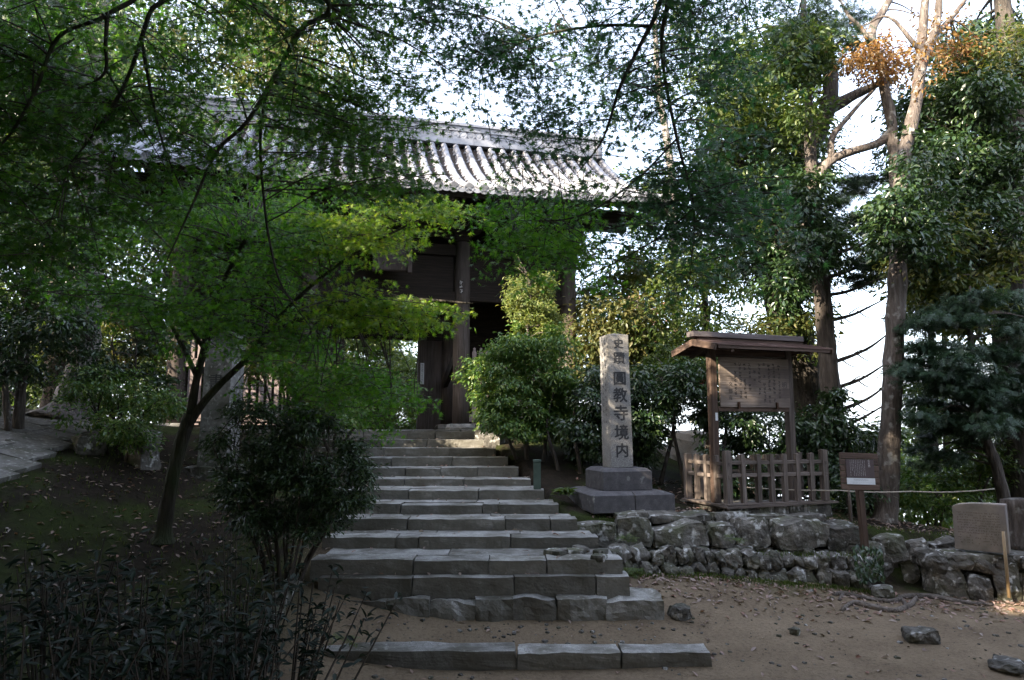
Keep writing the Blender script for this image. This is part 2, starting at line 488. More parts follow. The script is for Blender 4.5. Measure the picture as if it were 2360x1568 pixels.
def leaves(name, pos, nrm, size, tmpl, mat, parent=None, direction=None):
    """one leaf at each point: nrm = its face normal, direction = where its tip points (random when None)"""
    pos = np.asarray(pos, float); n = len(pos)
    z = nrm / (np.linalg.norm(nrm, axis=1, keepdims=True) + 1e-9)
    d = rng.normal(size=(n, 3)) if direction is None else np.asarray(direction, float) + rng.normal(size=(n, 3)) * 0.25
    x = np.cross(d, z); x /= np.linalg.norm(x, axis=1, keepdims=True) + 1e-9
    y = np.cross(z, x)
    P, F = tmpl
    s = np.broadcast_to(np.asarray(size, float), (n,))[:, None, None]
    fold = rng.uniform(0.4, 2.2, size=(n, 1, 1))
    V = pos[:, None, :] + s * (P[None, :, 0:1] * x[:, None] + P[None, :, 1:2] * y[:, None] + fold * P[None, :, 2:3] * z[:, None])
    FF = (F[None] + (np.arange(n) * len(P))[:, None, None]).reshape(-1, 3)
    return link(name, tri_mesh(name, V.reshape(-1, 3), FF), mat, parent)


def in_poly(p, poly):
    x, y = p[:, 0], p[:, 1]
    c = np.zeros(len(p), bool)
    for i in range(len(poly)):
        x0, y0 = poly[i]; x1, y1 = poly[i - 1]
        if y0 == y1: continue
        c ^= ((y0 > y) != (y1 > y)) & (x < (x1 - x0) * (y - y0) / (y1 - y0) + x0)
    return c


def fill(poly, n, y0, y1, holes=(), power=1.0):
    """n world points whose view falls inside the outline, spread in depth y0..y1 (real distance in metres)"""
    poly = np.array(poly, float)
    lo, hi = poly.min(0), poly.max(0)
    out = []
    while len(out) < n:
        p = rng.uniform(lo, hi, size=(n * 3, 2))
        k = in_poly(p, poly)
        for h in holes: k &= ~(in_poly(p, np.array(h, float)) & (rng.random(len(p)) < 0.96))
        out.extend(p[k].tolist())
    out = out[:n]
    ys = y0 + (y1 - y0) * rng.random(n) ** power
    return np.array([at(u, v, y) for (u, v), y in zip(out, ys)])


def gather(C, per=8, sig=(.32, .30, .13)):
    """sprays drawn together into layered boughs: every per-th point keeps its place, the others hang round it"""
    C = np.array(C); n = len(C); k = max(1, n // per)
    B = C[:k]; i = rng.integers(0, k, n)
    q = rng.normal(size=(n, 3)) * np.array(sig)
    q[:, 2] -= .22 * (q[:, 0] ** 2 + q[:, 1] ** 2) ** .5
    q[:k] = 0; i[:k] = np.arange(k)
    return B[i] + q


def clump_points(C, R, n, flat=0.8, sub=7, sig=0.34):
    """n leaves per clump, gathered in sub-sprays: positions, normals, outward directions"""
    C = np.asarray(C); k = len(C)
    R = np.broadcast_to(np.asarray(R, float), (k,))
    d = rng.normal(size=(k, sub, 3)); d /= np.linalg.norm(d, axis=2, keepdims=True)
    d *= rng.uniform(0.35, 1.0, size=(k, sub, 1))
    sc = C[:, None] + d * R[:, None, None] * np.array([1, 1, flat])
    ci = np.repeat(np.arange(k), n); si = rng.integers(0, sub, size=k * n)
    q = rng.normal(size=(k * n, 3)) * np.array([1, 1, 0.6 * flat]) * (R[ci] * sig)[:, None]
    pos = sc[ci, si] + q
    outw = pos - C[ci]; outw /= np.linalg.norm(outw, axis=1, keepdims=True) + 1e-9
    nrm = np.array([0, 0, 0.7]) + outw * 0.5 + rng.normal(size=pos.shape) * 0.55
    return pos, nrm, outw + np.array([0, 0, -0.35])


def branch_to(mb, p0, p1, r0, r1, sag=0.0, n=5, wig=0.08):
    p0, p1 = Vector(p0), Vector(p1)
    L = (p1 - p0).length
    pts, rad = [], []
    k = 6
    for i in range(k + 1):
        t = i / k
        p = p0.lerp(p1, t) + Vector((0, 0, math.sin(math.pi * t) * sag * L))
        if 0 < i < k: p += mn.noise_vector(p * 1.7) * wig * L * 0.5
        pts.append(p); rad.append(r0 * (1 - t) + r1 * t)
    mb.tube(pts, rad, n)


def tree(name, label, cat, trunks, bark_m, crowns=(), loc=None, group=None, limb_r=0.035, nseg=12, wob=0.25, connect=True, sag=0.12):
    """trunks: lists of (u, v, y, r) rows; crowns: dicts of clumps"""
    tr = [spline([(*at(u, v, y), r) for u, v, y, r in t], 5) for t in trunks]
    base = Vector(tr[0][0][:3])
    root = empty(name, base, label=label, cat=cat, group=group)
    mb = MB()
    off = np.array([*base, 0])
    for i, t in enumerate(tr):
        mb.tube([Vector(p[:3]) - base for p in t], [p[3] for p in t], nseg if t[0][3] > 0.06 else 7, wob)
    allp = np.vstack(tr)
    for c in crowns:
        C = c['C']; R = np.broadcast_to(np.asarray(c['R'], float), (len(C),))
        if c.get('connect', connect):
            for q in C:
                cand = allp[allp[:, 2] < q[2] + 0.6] if c.get('up', True) else allp
                if len(cand) == 0: cand = allp
                j = np.argmin(np.linalg.norm(cand[:, :3] - q, axis=1) + 0.4 * np.abs(cand[:, 2] - q[2]))
                if np.linalg.norm(cand[j, :3] - q) < c.get('reach', 9):
                    branch_to(mb, Vector(cand[j, :3]) - base, Vector(q) - base, min(limb_r, cand[j, 3] * 0.7), 0.007, sag, 5)
        pos, nrm, dr = clump_points(C, R, c['n'], c.get('flat', 0.8), c.get('sub', 7), c.get('sig', 0.34))
        sz = c['size'] * rng.uniform(0.7, 1.25, len(pos))
        leaves(c.get('name', 'crown'), pos - np.array(base), nrm, sz, c.get('tmpl', T_RHOMB), c['mat'], root, dr)
    mb.build('trunk', bark_m, root, smooth=True)
    return root


# ------------------------------------------------------------------ ground
def tps(pts):
    P = np.array(pts, float); X, Z = P[:, :2], P[:, 2]
    n = len(P)

    def U(r2): return 0.5 * r2 * np.log(r2 + 1e-12)
    D = ((X[:, None] - X[None]) ** 2).sum(-1)
    A = np.zeros((n + 3, n + 3)); A[:n, :n] = U(D) + 0.05 * np.eye(n)
    A[:n, n] = 1; A[:n, n + 1:] = X; A[n, :n] = 1; A[n + 1:, :n] = X.T
    w = np.linalg.solve(A, np.concatenate([Z, np.zeros(3)]))

    def f(x, y):
        q = np.stack([x, y], -1)
        d = ((q[..., None, :] - X) ** 2).sum(-1)
        return U(d) @ w[:n] + w[n] + q @ w[n + 1:]
    return f


STEP_D = [7.2, 8.25, 8.40, 8.55, 9.4, 10.05, 10.65, 11.4, 12.3, 13.05, 13.8, 14.6, 15.4, 16.2]
STEP_T = [1505, 1379, 1330, 1291, 1238, 1196, 1163, 1130, 1105, 1079, 1055, 1033, 1014, 996]
STEP_B = [1537, 1434, 1375, 1327, 1263, 1222, 1184, 1153, 1121, 1096, 1071, 1048, 1029, 1010]
STEP_R = [1640, 1528, 1452, 1436, 1381, 1331, 1289, 1255, 1224, 1195, 1171, 1142, 1121, 1102]
S_Z = [at(1180, v, d).z for v, d in zip(STEP_T, STEP_D)]
S_B = [at(1180, v, d).z for v, d in zip(STEP_B, STEP_D)]
S_XR = [at(u, v, d).x for u, v, d in zip(STEP_R, STEP_T, STEP_D)]
S_XL = [-2.05, -2.05, -2.30, -2.45, -2.55, -2.7, -2.9, -3.1, -3.35, -3.55, -3.8, -4.1, -4.3, -4.55]

low = tps([(-1, 0, .5), (4, 0, .4), (10, 0, .3), (-6, 0, .9), (-12, 0, 2.2), (-1, 5, .05), (2, 5, 0), (5, 5, 0), (10, 5, .05),
           (-1.5, 7, .02), (1, 7, .01), (3, 7, .02), (5.5, 7.2, .05), (8, 7.2, .05), (13, 7.5, .05), (-1, 7.9, .12), (1.5, 7.9, .12), (2.4, 8.0, .1), (2, 8.6, .24), (3.5, 8.6, .14), (5.5, 8.8, .09), (8, 9, .08),
           (1.6, 9.45, .38), (2.6, 9.6, .38), (4, 9.75, .27), (5.3, 9.8, .14), (6.5, 9.8, .06), (9, 10, .08), (3, 12, .35), (7, 12, .2), (13, 12, 0),
           (-2.65, 6.6, .12), (-2.75, 7.4, .32), (-2.7, 8.3, .55), (-3.4, 6, .3), (-3.2, 4.5, .3), (-6, 4.5, .75), (-9, 5, 1.4), (-6, 7, .9), (-3.2, 8.8, .62), (-2.75, 9.4, .80),
           (-4.86, 9.5, .88), (-3.2, 11.2, 1.26), (-5.2, 12, 1.55), (-6.4, 9, 1.5), (-9, 9, 2.0), (-7, 12, 2.1), (-9.2, 12.2, 2.55), (-14, 12, 3.3), (-4.1, 13.8, 1.8), (-5, 16, 2.25), (-9, 16, 2.5), (-14, 18, 3.2),
           (-1.2, 11.4, .95), (-.5, 9.4, .5), (-1.7, 13.8, 1.4), (-2.6, 16.2, 1.8), (-3, 20, 2.15), (-8, 22, 2.2), (1, 19, 2.0), (-3, 28, 1.6), (-16, 28, 2.5), (8, 24, -.8), (20, 24, -4), (20, 14, -.8), (6, 34, -4)])
high = tps([(1.2, 10.4, 1.04), (3, 10.4, 1.03), (4.6, 10.5, .95), (6.5, 10.6, .78), (9, 11, .7), (13, 11, .5), (1, 12, 1.28), (3, 12.6, 1.16), (5.2, 12.5, 1.0), (6, 14, .9), (.5, 14, 1.75), (3, 15, 1.6), (7, 16, .4),
            (-.6, 16.6, 2.25), (3, 18, 2.1), (6.5, 19, .8), (-3, 20, 2.2), (10, 22, -1.2), (3, 25, 1.4), (-5, 27, 1.7), (-12, 24, 2.4), (0, 40, -4), (12, 40, -12), (20, 20, -4), (20, 12, -.4), (-30, 40, 0)])
WALL_Y = 10.33


def stair_right(y):
    return np.interp(y, STEP_D, S_XR)


def ground_z(x, y):
    x = np.asarray(x, float); y = np.asarray(y, float)
    xc, yc = np.clip(x, -16, 20), np.clip(y, -3, 38)
    zl, zh = low(xc, yc), high(xc, yc)
    e = stair_right(yc) + np.where(yc > 10.2, 0.05, 0.25)
    k = np.clip((yc - WALL_Y) / 0.2, 0, 1) * np.clip((xc - e) / 0.2 + 0.5, 0, 1)
    k = np.maximum(k, np.clip((yc - 16.4) / 0.4, 0, 1))
    z = zl * (1 - k) + zh * k
    out = np.maximum(0, np.abs(x - xc)) * np.where(x > 0, 0.45, -0.12) + np.maximum(0, y - yc) * 0.5
    return z - out


gx = np.concatenate([np.array([-400, -200, -100, -60, -40, -30, -24, -20, -17, -14.5, -12.5, -11]), np.arange(-10, 10.01, 0.14), np.array([10.6, 11.5, 12.5, 14, 16, 18, 20, 24, 30, 40, 60, 100, 200, 400])])
gy = np.concatenate([np.array([-120, -60, -30, -15, -8, -4, -1, 1, 2.2, 3.2]), np.arange(4, 17.6, 0.14), np.array([18, 18.7, 19.5, 20.5, 22, 24, 26, 29, 32, 35, 38, 42, 50, 70, 110, 200, 400, 700])])
GX, GY = np.meshgrid(gx, gy)
GZ = ground_z(GX, GY)
for i in range(GZ.shape[0]):
    for j in range(GZ.shape[1]):
        x, y = GX[i, j], GY[i, j]
        if -12 < x < 12 and -1 < y < 19:
            amp = 0.06 if x < -2.5 else 0.025
            GZ[i, j] += amp * mn.noise(Vector((x * 0.9, y * 0.9, 0))) + 0.4 * amp * mn.noise(Vector((x * 3.1, y * 3.1, 4)))
nx, ny = len(gx), len(gy)
V = np.stack([GX, GY, GZ], -1).reshape(-1, 3)
q = (np.arange(ny - 1)[:, None] * nx + np.arange(nx - 1)).ravel()
F = np.concatenate([np.stack([q, q + 1, q + nx + 1], 1), np.stack([q, q + nx + 1, q + nx], 1)])


def ground_mat():
    m, nt, B, N, L = new_mat('trodden_earth_and_moss')
    tc = N.new('ShaderNodeTexCoord')
    sep = N.new('ShaderNodeSeparateXYZ'); L.new(tc.outputs['Object'], sep.inputs[0])

    def noise(sc, det=8, rough=0.6, w=0.0):
        n = N.new('ShaderNodeTexNoise'); n.inputs['Scale'].default_value = sc; n.inputs['Detail'].default_value = det; n.inputs['Roughness'].default_value = rough
        L.new(tc.outputs['Object'], n.inputs['Vector'])
        return n.outputs['Fac']

    def mix(fac, a, b):
        x = N.new('ShaderNodeMix'); x.data_type = 'RGBA'
        L.new(fac, x.inputs[0])
        for s, i in ((a, 6), (b, 7)):
            if isinstance(s, tuple): x.inputs[i].default_value = (*s, 1)
            else: L.new(s, x.inputs[i])
        return x.outputs[2]
    dirt = ramp(N, [(0.3, (0.10, 0.075, 0.05)), (0.5, (0.20, 0.155, 0.105)), (0.72, (0.31, 0.245, 0.17))]); L.new(noise(1.3), dirt.inputs[0])
    grit = ramp(N, [(0.40, (0.07, 0.053, 0.04)), (0.47, (0.20, 0.148, 0.1)), (0.6, (0.23, 0.172, 0.118)), (0.68, (0.34, 0.28, 0.23))]); L.new(noise(26, 12, 0.75), grit.inputs[0])
    d1 = N.new('ShaderNodeMix'); d1.data_type = 'RGBA'; d1.inputs[0].default_value = 0.5
    L.new(dirt.outputs[0], d1.inputs[6]); L.new(grit.outputs[0], d1.inputs[7])
    soil = ramp(N, [(0.3, (0.01, 0.0075, 0.005)), (0.55, (0.024, 0.018, 0.012)), (0.75, (0.045, 0.033, 0.023))]); L.new(noise(9, 10, 0.7), soil.inputs[0])
    moss = ramp(N, [(0.3, (0.018, 0.028, 0.006)), (0.7, (0.042, 0.055, 0.013))]); L.new(noise(14, 8, 0.7), moss.inputs[0])
    mf = ramp(N, [(0.46, (0, 0, 0)), (0.58, (1, 1, 1))]); L.new(noise(0.8, 6), mf.inputs[0])
    bank = mix(mf.outputs[0], soil.outputs[0], moss.outputs[0])
    # where people walk the earth is bare: a strip of the place itself, bounded by the stair's flank and the wall
    jit = N.new('ShaderNodeMath'); jit.operation = 'MULTIPLY_ADD'; L.new(noise(1.6, 6), jit.inputs[0]); jit.inputs[1].default_value = 1.6; L.new(sep.outputs[0], jit.inputs[2])
    fx = ramp(N, [(0.0, (0, 0, 0)), (1.0, (1, 1, 1))])
    mr = N.new('ShaderNodeMapRange'); mr.inputs[1].default_value = -2.2; mr.inputs[2].default_value = -1.2; L.new(jit.outputs[0], mr.inputs[0])
    jy = N.new('ShaderNodeMath'); jy.operation = 'MULTIPLY_ADD'; L.new(noise(2.1, 6), jy.inputs[0]); jy.inputs[1].default_value = 1.5; L.new(sep.outputs[1], jy.inputs[2])
    mr2 = N.new('ShaderNodeMapRange'); mr2.inputs[1].default_value = 10.9; mr2.inputs[2].default_value = 9.9; L.new(jy.outputs[0], mr2.inputs[0])
    mul = N.new('ShaderNodeMath'); mul.operation = 'MULTIPLY'; L.new(mr.outputs[0], mul.inputs[0]); L.new(mr2.outputs[0], mul.inputs[1])
    col = mix(mul.outputs[0], bank, d1.outputs[2])
    L.new(col, B.inputs['Base Color'])
    B.inputs['Roughness'].default_value = 0.95
    B.inputs['Specular IOR Level'].default_value = 0.15
    bp = N.new('ShaderNodeBump'); bp.inputs['Strength'].default_value = 0.8; bp.inputs['Distance'].default_value = 0.05
    L.new(noise(18, 14, 0.75), bp.inputs['Height']); L.new(bp.outputs[0], B.inputs['Normal'])
    return m


g = link('ground', tri_mesh('ground', V, F), ground_mat())
g.data.polygons.foreach_set('use_smooth', [True] * len(g.data.polygons))
tag(g, 'trodden earth yard with a mossy brown bank beside the stairs', kind='structure')


def gz(x, y):
    return float(ground_z(x, y)) + (0.06 if x < -2.5 else 0.025) * mn.noise(Vector((x * 0.9, y * 0.9, 0)))


# paved path climbing at the far side of the bank: pale flagstones
path = empty('path', at(20, 1040, 11))
path['kind'] = 'structure'; path['label'] = 'pale flagstone path climbing beside the mossy bank'
for i in range(9):
    for j in range(3):
        y = 8.0 + i * 0.62 + rng.uniform(-.05, .05); x = -6.95 - j * 0.62 - 0.26 * (y - 8.6) + rng.uniform(-.03, .03)
        me = rock_mesh('flagstone', (0.66, 0.66, 0.12), i * 5 + j, 4, 0.06, 0.03)
        o = link('flagstone', me, M['old_granite'], path)
        o.matrix_parent_inverse = Matrix.Translation(-path.location)
        dx = (gz(x + .3, y) - gz(x - .3, y)) / .6; dy = (gz(x, y + .3) - gz(x, y - .3)) / .6
        o.location = (x, y, gz(x, y) + 0.0)
        o.rotation_euler = (math.atan(dy), -math.atan(dx), rng.uniform(-.04, .04))

# ------------------------------------------------------------------ the stone staircase
stair = empty('stone_staircase', (-0.5, 8.25, 0), label='worn grey stone steps climbing from the dirt yard to the roofed gate', cat='stairs')


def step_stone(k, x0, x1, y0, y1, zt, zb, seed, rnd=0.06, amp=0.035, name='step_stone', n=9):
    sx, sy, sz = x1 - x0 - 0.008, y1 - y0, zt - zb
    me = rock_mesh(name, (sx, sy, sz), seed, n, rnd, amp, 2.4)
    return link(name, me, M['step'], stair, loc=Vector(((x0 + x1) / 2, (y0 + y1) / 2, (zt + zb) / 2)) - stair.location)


JOINTS = {0: [0.05, 1.1], 1: None, 2: [-1.18, 0.02, 1.0][:3], 3: [-1.2, -0.28, 0.42], 4: [-1.55, -1.25, -0.02], 5: [-1.5, -0.1, .55], 6: [-1.7, -.45, -.2], 7: [-1.7, -.55], 8: [-1.9, -.85],
          9: [-2.0, -1.35, -.65], 10: [-2.4, -1.2], 11: [-2.7, -1.35], 12: [-3.1, -1.9], 13: [-3.2, -1.8]}
for k in range(14):
    zt, zb, y0 = S_Z[k], S_B[k] - 0.10, STEP_D[k]
    xl, xr = S_XL[k], S_XR[k]
    if k == 1:      # the course of rough rocks
        xs = [xl, -1.45, -0.98, -0.42, 0.02, 0.52, 1.12, xr + 0.02]
        for i in range(len(xs) - 1):
            h = zt - 0.012 * (i % 3) - (0.03 if i == 0 else 0)
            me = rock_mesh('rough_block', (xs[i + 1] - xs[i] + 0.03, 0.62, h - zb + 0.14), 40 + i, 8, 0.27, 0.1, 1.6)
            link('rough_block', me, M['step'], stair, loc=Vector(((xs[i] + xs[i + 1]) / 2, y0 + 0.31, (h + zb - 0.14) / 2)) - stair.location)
        continue
    js = [j for j in (JOINTS.get(k) or []) if xl + 0.2 < j < xr - 0.2]
    xs = [xl] + js + [xr]
    depth = 0.36 if k else 0.3
    for i in range(len(xs) - 1):
        dy = rng.uniform(-.015, .015)
        dz = rng.uniform(-.014, .01)
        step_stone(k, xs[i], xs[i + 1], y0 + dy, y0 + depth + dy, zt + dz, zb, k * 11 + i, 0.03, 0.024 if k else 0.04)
    if 3 <= k < 13:   # tread slabs behind the nosing stones
        y1 = STEP_D[k + 1] + 0.06
        if y1 - (y0 + depth) > 0.08:
            xt = sorted([xl + 0.05] + [xl + (xr - xl) * t + rng.uniform(-.15, .15) for t in ((0.3, 0.62) if k > 4 else (0.4, 0.75))] + [xr - 0.05])
            for i in range(len(xt) - 1):
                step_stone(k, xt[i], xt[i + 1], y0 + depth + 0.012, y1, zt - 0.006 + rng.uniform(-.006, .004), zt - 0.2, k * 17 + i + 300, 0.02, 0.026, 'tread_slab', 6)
# broken slab pieces at the end of the widest tread
for i in range(9):
    u, v = rng.uniform(1270, 1395), rng.uniform(1262, 1288)
    p = at_z(u, v, S_Z[3] + 0.01)
    link('broken_slab', rock_mesh('broken_slab', (rng.uniform(.14, .26), rng.uniform(.12, .2), 0.08), 500 + i, 3, 0.3, 0.08), M['rubble'], stair, loc=p - stair.location, rot=(0, 0, rng.uniform(0, 3)))
tag(link('stair_core', MB().box((0, 0, 0), (0.1, 0.1, 0.1)).mesh('stair_core'), M['step'], stair, loc=(-0.5, 6, 0.5)))
bpy.data.objects.remove(bpy.data.objects['stair_core'])

# mossy edging of the bank beside the stairs
edge = empty('mossy_edging', (-2.55, 7.6, 0), label='row of mossy upright kerbstones holding the bank beside the lowest steps', cat='kerb')
for i in range(6):
    y = 6.55 + i * 0.36
    z = gz(-2.75, y) + 0.02
    me = rock_mesh('kerbstone', (0.16, 0.34, 0.55), 70 + i, 4, 0.18, 0.06)
    link('kerbstone', me, M['rubble'], edge, loc=Vector((-2.5 - 0.02 * i, y, z - 0.2)) - edge.location)


# ------------------------------------------------------------------ dry stone walls
def stone_rows(root, name, a, b, rows, mat, seed, depth=0.45, lean=0.0, wig=0.02, tilt=0.09):
    """rows: (z0 at a, z0 at b, height, mean width, rnd, amp)"""
    a, b = Vector(a), Vector(b)
    L = (b - a).length; ux = (b - a) / L
    rz = math.atan2(ux.y, ux.x)
    nrm = Vector((-ux.y, ux.x, 0))
    s = seed
    for ri, (za, zb, h, w, rnd, amp) in enumerate(rows):
        x = -w * 0.3 * (ri % 2)
        while x < L:
            ww = w * rng.uniform(0.6, 1.45)
            hh = h * rng.uniform(0.82, 1.18)
            t = min(max((x + ww / 2) / L, 0), 1)
            z = za + (zb - za) * t + hh / 2 + rng.uniform(-.02, .02)
            c = a + ux * (x + ww / 2) + nrm * (depth / 2 + lean * ri + rng.uniform(-wig, wig)) * 1.0
            me = rock_mesh(name, (ww * .97, depth * rng.uniform(.8, 1.1), hh * 1.02), s, 6, rnd, amp, 1.5)
            link(name, me, mat, root, loc=Vector((c.x, c.y, z)) - root.location, rot=(rng.uniform(-.12, .12), rng.uniform(-tilt, tilt) - tilt * .4, rz + rng.uniform(-.15, .15)))
            x += ww; s += 1


A0, A1, A2 = (0.95, 10.05, 0), (4.9, 10.25, 0), (7.0, 10.35, 0)
rw = empty('retaining_wall', (3, 10.2, 0.3), label='lichen-spotted wall of big squared rocks carrying the terrace of the stele', cat='wall')
stone_rows(rw, 'stone', A0, A1, [(0.35, 0.30, 0.36, 0.34, 0.42, 0.15), (0.70, 0.62, 0.38, 0.6, 0.34, 0.13)], M['rubble'], 100, wig=.05)
stone_rows(rw, 'stone', A1, A2, [(0.12, 0.05, 0.40, 0.36, 0.46, 0.15), (0.47, 0.36, 0.34, 0.36, 0.46, 0.15)], M['rubble'], 160, wig=.05)
# thin courses under the stele
stone_rows(rw, 'stone', (1.55, 10.4, 0), (4.2, 10.5, 0), [(1.0, 1.0, 0.11, 0.45, 0.2, 0.08)], M['rubble'], 190, depth=0.4)
lw = empty('low_rock_wall', (3, 9.75, 0.3), label='low row of tilted loose rocks along the foot of the big wall', cat='wall')
stone_rows(lw, 'stone', (1.42, 9.35, 0), (1.75, 9.72, 0), [(0.40, 0.34, 0.24, 0.24, 0.45, 0.16), (0.62, 0.55, 0.18, 0.2, 0.5, 0.16)], M['rubble'], 230, depth=0.3, wig=0.04, tilt=.3)
stone_rows(lw, 'stone', (1.75, 9.68, 0), (5.0, 9.86, 0), [(0.30, 0.10, 0.27, 0.2, 0.5, 0.2), (0.53, 0.36, 0.22, 0.19, 0.55, 0.2)], M['rubble'], 250, depth=0.34, lean=0.06, wig=0.09, tilt=.5)

rp = empty('rock_pedestal', at(2255, 1370, 9.7), label='rough rock pedestal under the inscribed tablet', cat='rock')
stone_rows(rp, 'stone', (5.85, 9.72, 0), (8.2, 9.6, 0), [(-0.06, -0.06, 0.52, 0.33, 0.42, 0.19), (0.42, 0.42, 0.24, 0.27, 0.48, 0.18)], M['rubble'], 310, depth=0.55, wig=.05)
link('slab', rock_mesh('slab', (2.0, 0.5, 0.12), 333, 5, 0.12, 0.05), M['rubble'], rp, loc=Vector((7.1, 10.0, 0.60)) - rp.location)

# ------------------------------------------------------------------ text
def text_mesh(s, size, bold=0.0):
    cu = bpy.data.curves.new('text', 'FONT')
    cu.body = s; cu.size = size; cu.align_x = 'CENTER'; cu.align_y = 'CENTER'; cu.resolution_u = 2
    o = bpy.data.objects.new('text', cu); COL.objects.link(o)
    bpy.context.view_layer.update()
    me = bpy.data.meshes.new_from_object(o.evaluated_get(bpy.context.evaluated_depsgraph_get()))
    bpy.data.objects.remove(o); bpy.data.curves.remove(cu)
    q = np.array([v.co for v in me.vertices]); fc = [tuple(p.vertices) for p in me.polygons]
    bpy.data.meshes.remove(me)
    q[:, :2] -= (q[:, :2].max(0) + q[:, :2].min(0)) / 2
    mb = MB()
    for i, (dx, dy) in enumerate(((0, 0), (1, 0), (-1, 0), (.5, .8), (-.5, -.8)) if bold else ((0, 0),)):
        mb.add(q + np.array([dx * bold, dy * bold, -0.0003 * i]), fc)
    return mb.mesh('text')


def strokes(mb, x, y, w, h, n, fn, thick):
    """an illegible brushed character as a few short strokes in a w x h cell"""
    for _ in range(n):
        cx, cy = x + rng.uniform(-.35, .35) * w, y + rng.uniform(-.38, .38) * h
        if rng.random() < 0.55: a, L = rng.uniform(-.25, .25), rng.uniform(.3, .9) * w
        else: a, L = math.pi / 2 + rng.uniform(-.5, .5), rng.uniform(.25, .7) * h
        dx, dy = math.cos(a) * L / 2, math.sin(a) * L / 2
        cx = min(max(cx, x - w / 2 + abs(dx)), x + w / 2 - abs(dx)) if abs(dx) < w / 2 else x
        nx_, ny_ = -math.sin(a) * thick / 2, math.cos(a) * thick / 2
        mb.add([fn(cx - dx - nx_, cy - dy - ny_), fn(cx + dx - nx_ * .6, cy + dy - ny_ * .6), fn(cx + dx + nx_ * .6, cy + dy + ny_ * .6), fn(cx - dx + nx_, cy - dy + ny_)], [(0, 1, 2, 3)])


# ------------------------------------------------------------------ granite stele with inscription
R12 = math.radians(13)
pc = at(1424, 1080, 11.35)      # foot of the pillar
st = empty('stone_stele', (pc.x, pc.y, 1.10), R12, 'tall square granite pillar with carved characters on a stepped dark base', 'monument')
z_low = at(1430, 1172, 10.75).z; z_mid = at(1430, 1131, 10.95).z; z_up = at(1424, 1078, 11.2).z; z_top = at(1408, 772, 11.2).z
h0 = st.location.z


def frustum(mb, w0, w1, z0, z1, rim):
    mb.box((0, 0, (z0 + z1 - rim) / 2), (w0, w0, z1 - rim - z0))
    b = mb.n
    a, c = w0 / 2, w1 / 2
    mb.add([(-a, -a, z1 - rim + .0005), (a, -a, z1 - rim + .0005), (a, a, z1 - rim + .0005), (-a, a, z1 - rim + .0005), (-c, -c, z1), (c, -c, z1), (c, c, z1), (-c, c, z1)],
           [(0, 1, 5, 4), (1, 2, 6, 5), (2, 3, 7, 6), (3, 0, 4, 7), (4, 5, 6, 7)])


for sx in (-1, 1):      # lower base: two blocks with a joint between them
    mb = MB()
    W = 0.67
    x0, x1 = (-W, 0.002) if sx < 0 else (0.008, W)
    zl, zu = z_low - h0 - 0.06, z_mid - h0
    mb.box(((x0 + x1) / 2, 0, (zl + zu - 0.05) / 2), (x1 - x0, 2 * W, zu - 0.05 - zl))
    c0, c1 = (x0 + 0.13, x1) if sx < 0 else (x0, x1 - 0.13)
    mb.add([(x0, -W, zu - .0495), (x1, -W, zu - .0495), (x1, W, zu - .0495), (x0, W, zu - .0495), (c0, -W + .13, zu), (c1, -W + .13, zu), (c1, W - .13, zu), (c0, W - .13, zu)],
           [(0, 1, 5, 4), (1, 2, 6, 5), (2, 3, 7, 6), (3, 0, 4, 7), (4, 5, 6, 7)])
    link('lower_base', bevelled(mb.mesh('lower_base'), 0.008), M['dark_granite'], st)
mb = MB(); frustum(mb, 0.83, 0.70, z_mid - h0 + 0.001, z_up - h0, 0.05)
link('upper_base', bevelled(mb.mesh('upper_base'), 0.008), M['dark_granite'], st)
PW, PH = 0.385, z_top - z_up
mb = MB(); mb.box((0, 0, PH / 2), (PW, PW, PH), taper=0.96)
b = mb.n; a = PW * .96 / 2
mb.add([(-a, -a, PH + .0005), (a, -a, PH + .0005), (a, a, PH + .0005), (-a, a, PH + .0005), (0, 0, PH + 0.04)], [(0, 1, 4), (1, 2, 4), (2, 3, 4), (3, 0, 4)])
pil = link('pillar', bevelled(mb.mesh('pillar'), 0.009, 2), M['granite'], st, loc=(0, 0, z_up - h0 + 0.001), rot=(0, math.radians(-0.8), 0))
chars = '史蹟圓教寺境内'
vv = [(791, .165), (825, .2), (873, .225), (911, .235), (952, .25), (996, .24), (1037, .225)]
for ch, (v, hs) in zip(chars, vv):
    fz = (1076 - v) / (1078 - 772)
    me = text_mesh(ch, hs * 1.06, 0.007 if ch != '蹟' else 0.004)
    o = link('inscription', me, M['ink'], pil, loc=(0.008, -PW / 2 * (1 - .04 * fz) - 0.004, fz * PH), rot=(math.radians(90), 0, 0))
mb = MB()
for c_, xx in ((0, -0.06), (1, 0.055)):
    z = PH * 0.93
    while z > PH * 0.3:
        strokes(mb, xx, z, 0.055, 0.065, 6, lambda p, q_: Vector((-PW / 2 * (1 - .04 * q_ / PH) - 0.002, -p, q_)), 0.009)
        z -= 0.1 if rng.random() < .8 else 0.17
mb.build('side_inscription', M['faded_ink'], pil)

# ------------------------------------------------------------------ fenced and roofed notice board
RB = math.radians(19)
fa = at(1681, 1166, 11.0)    # front corner of the fence at its foot
FZ = fa.z
nb = empty('plank_plinth', (fa.x, fa.y, FZ - 0.3), RB, 'mortared rubble plinth with thin ledge planks under the picket fence', 'plinth')
FL = 2.05; FD = 1.25
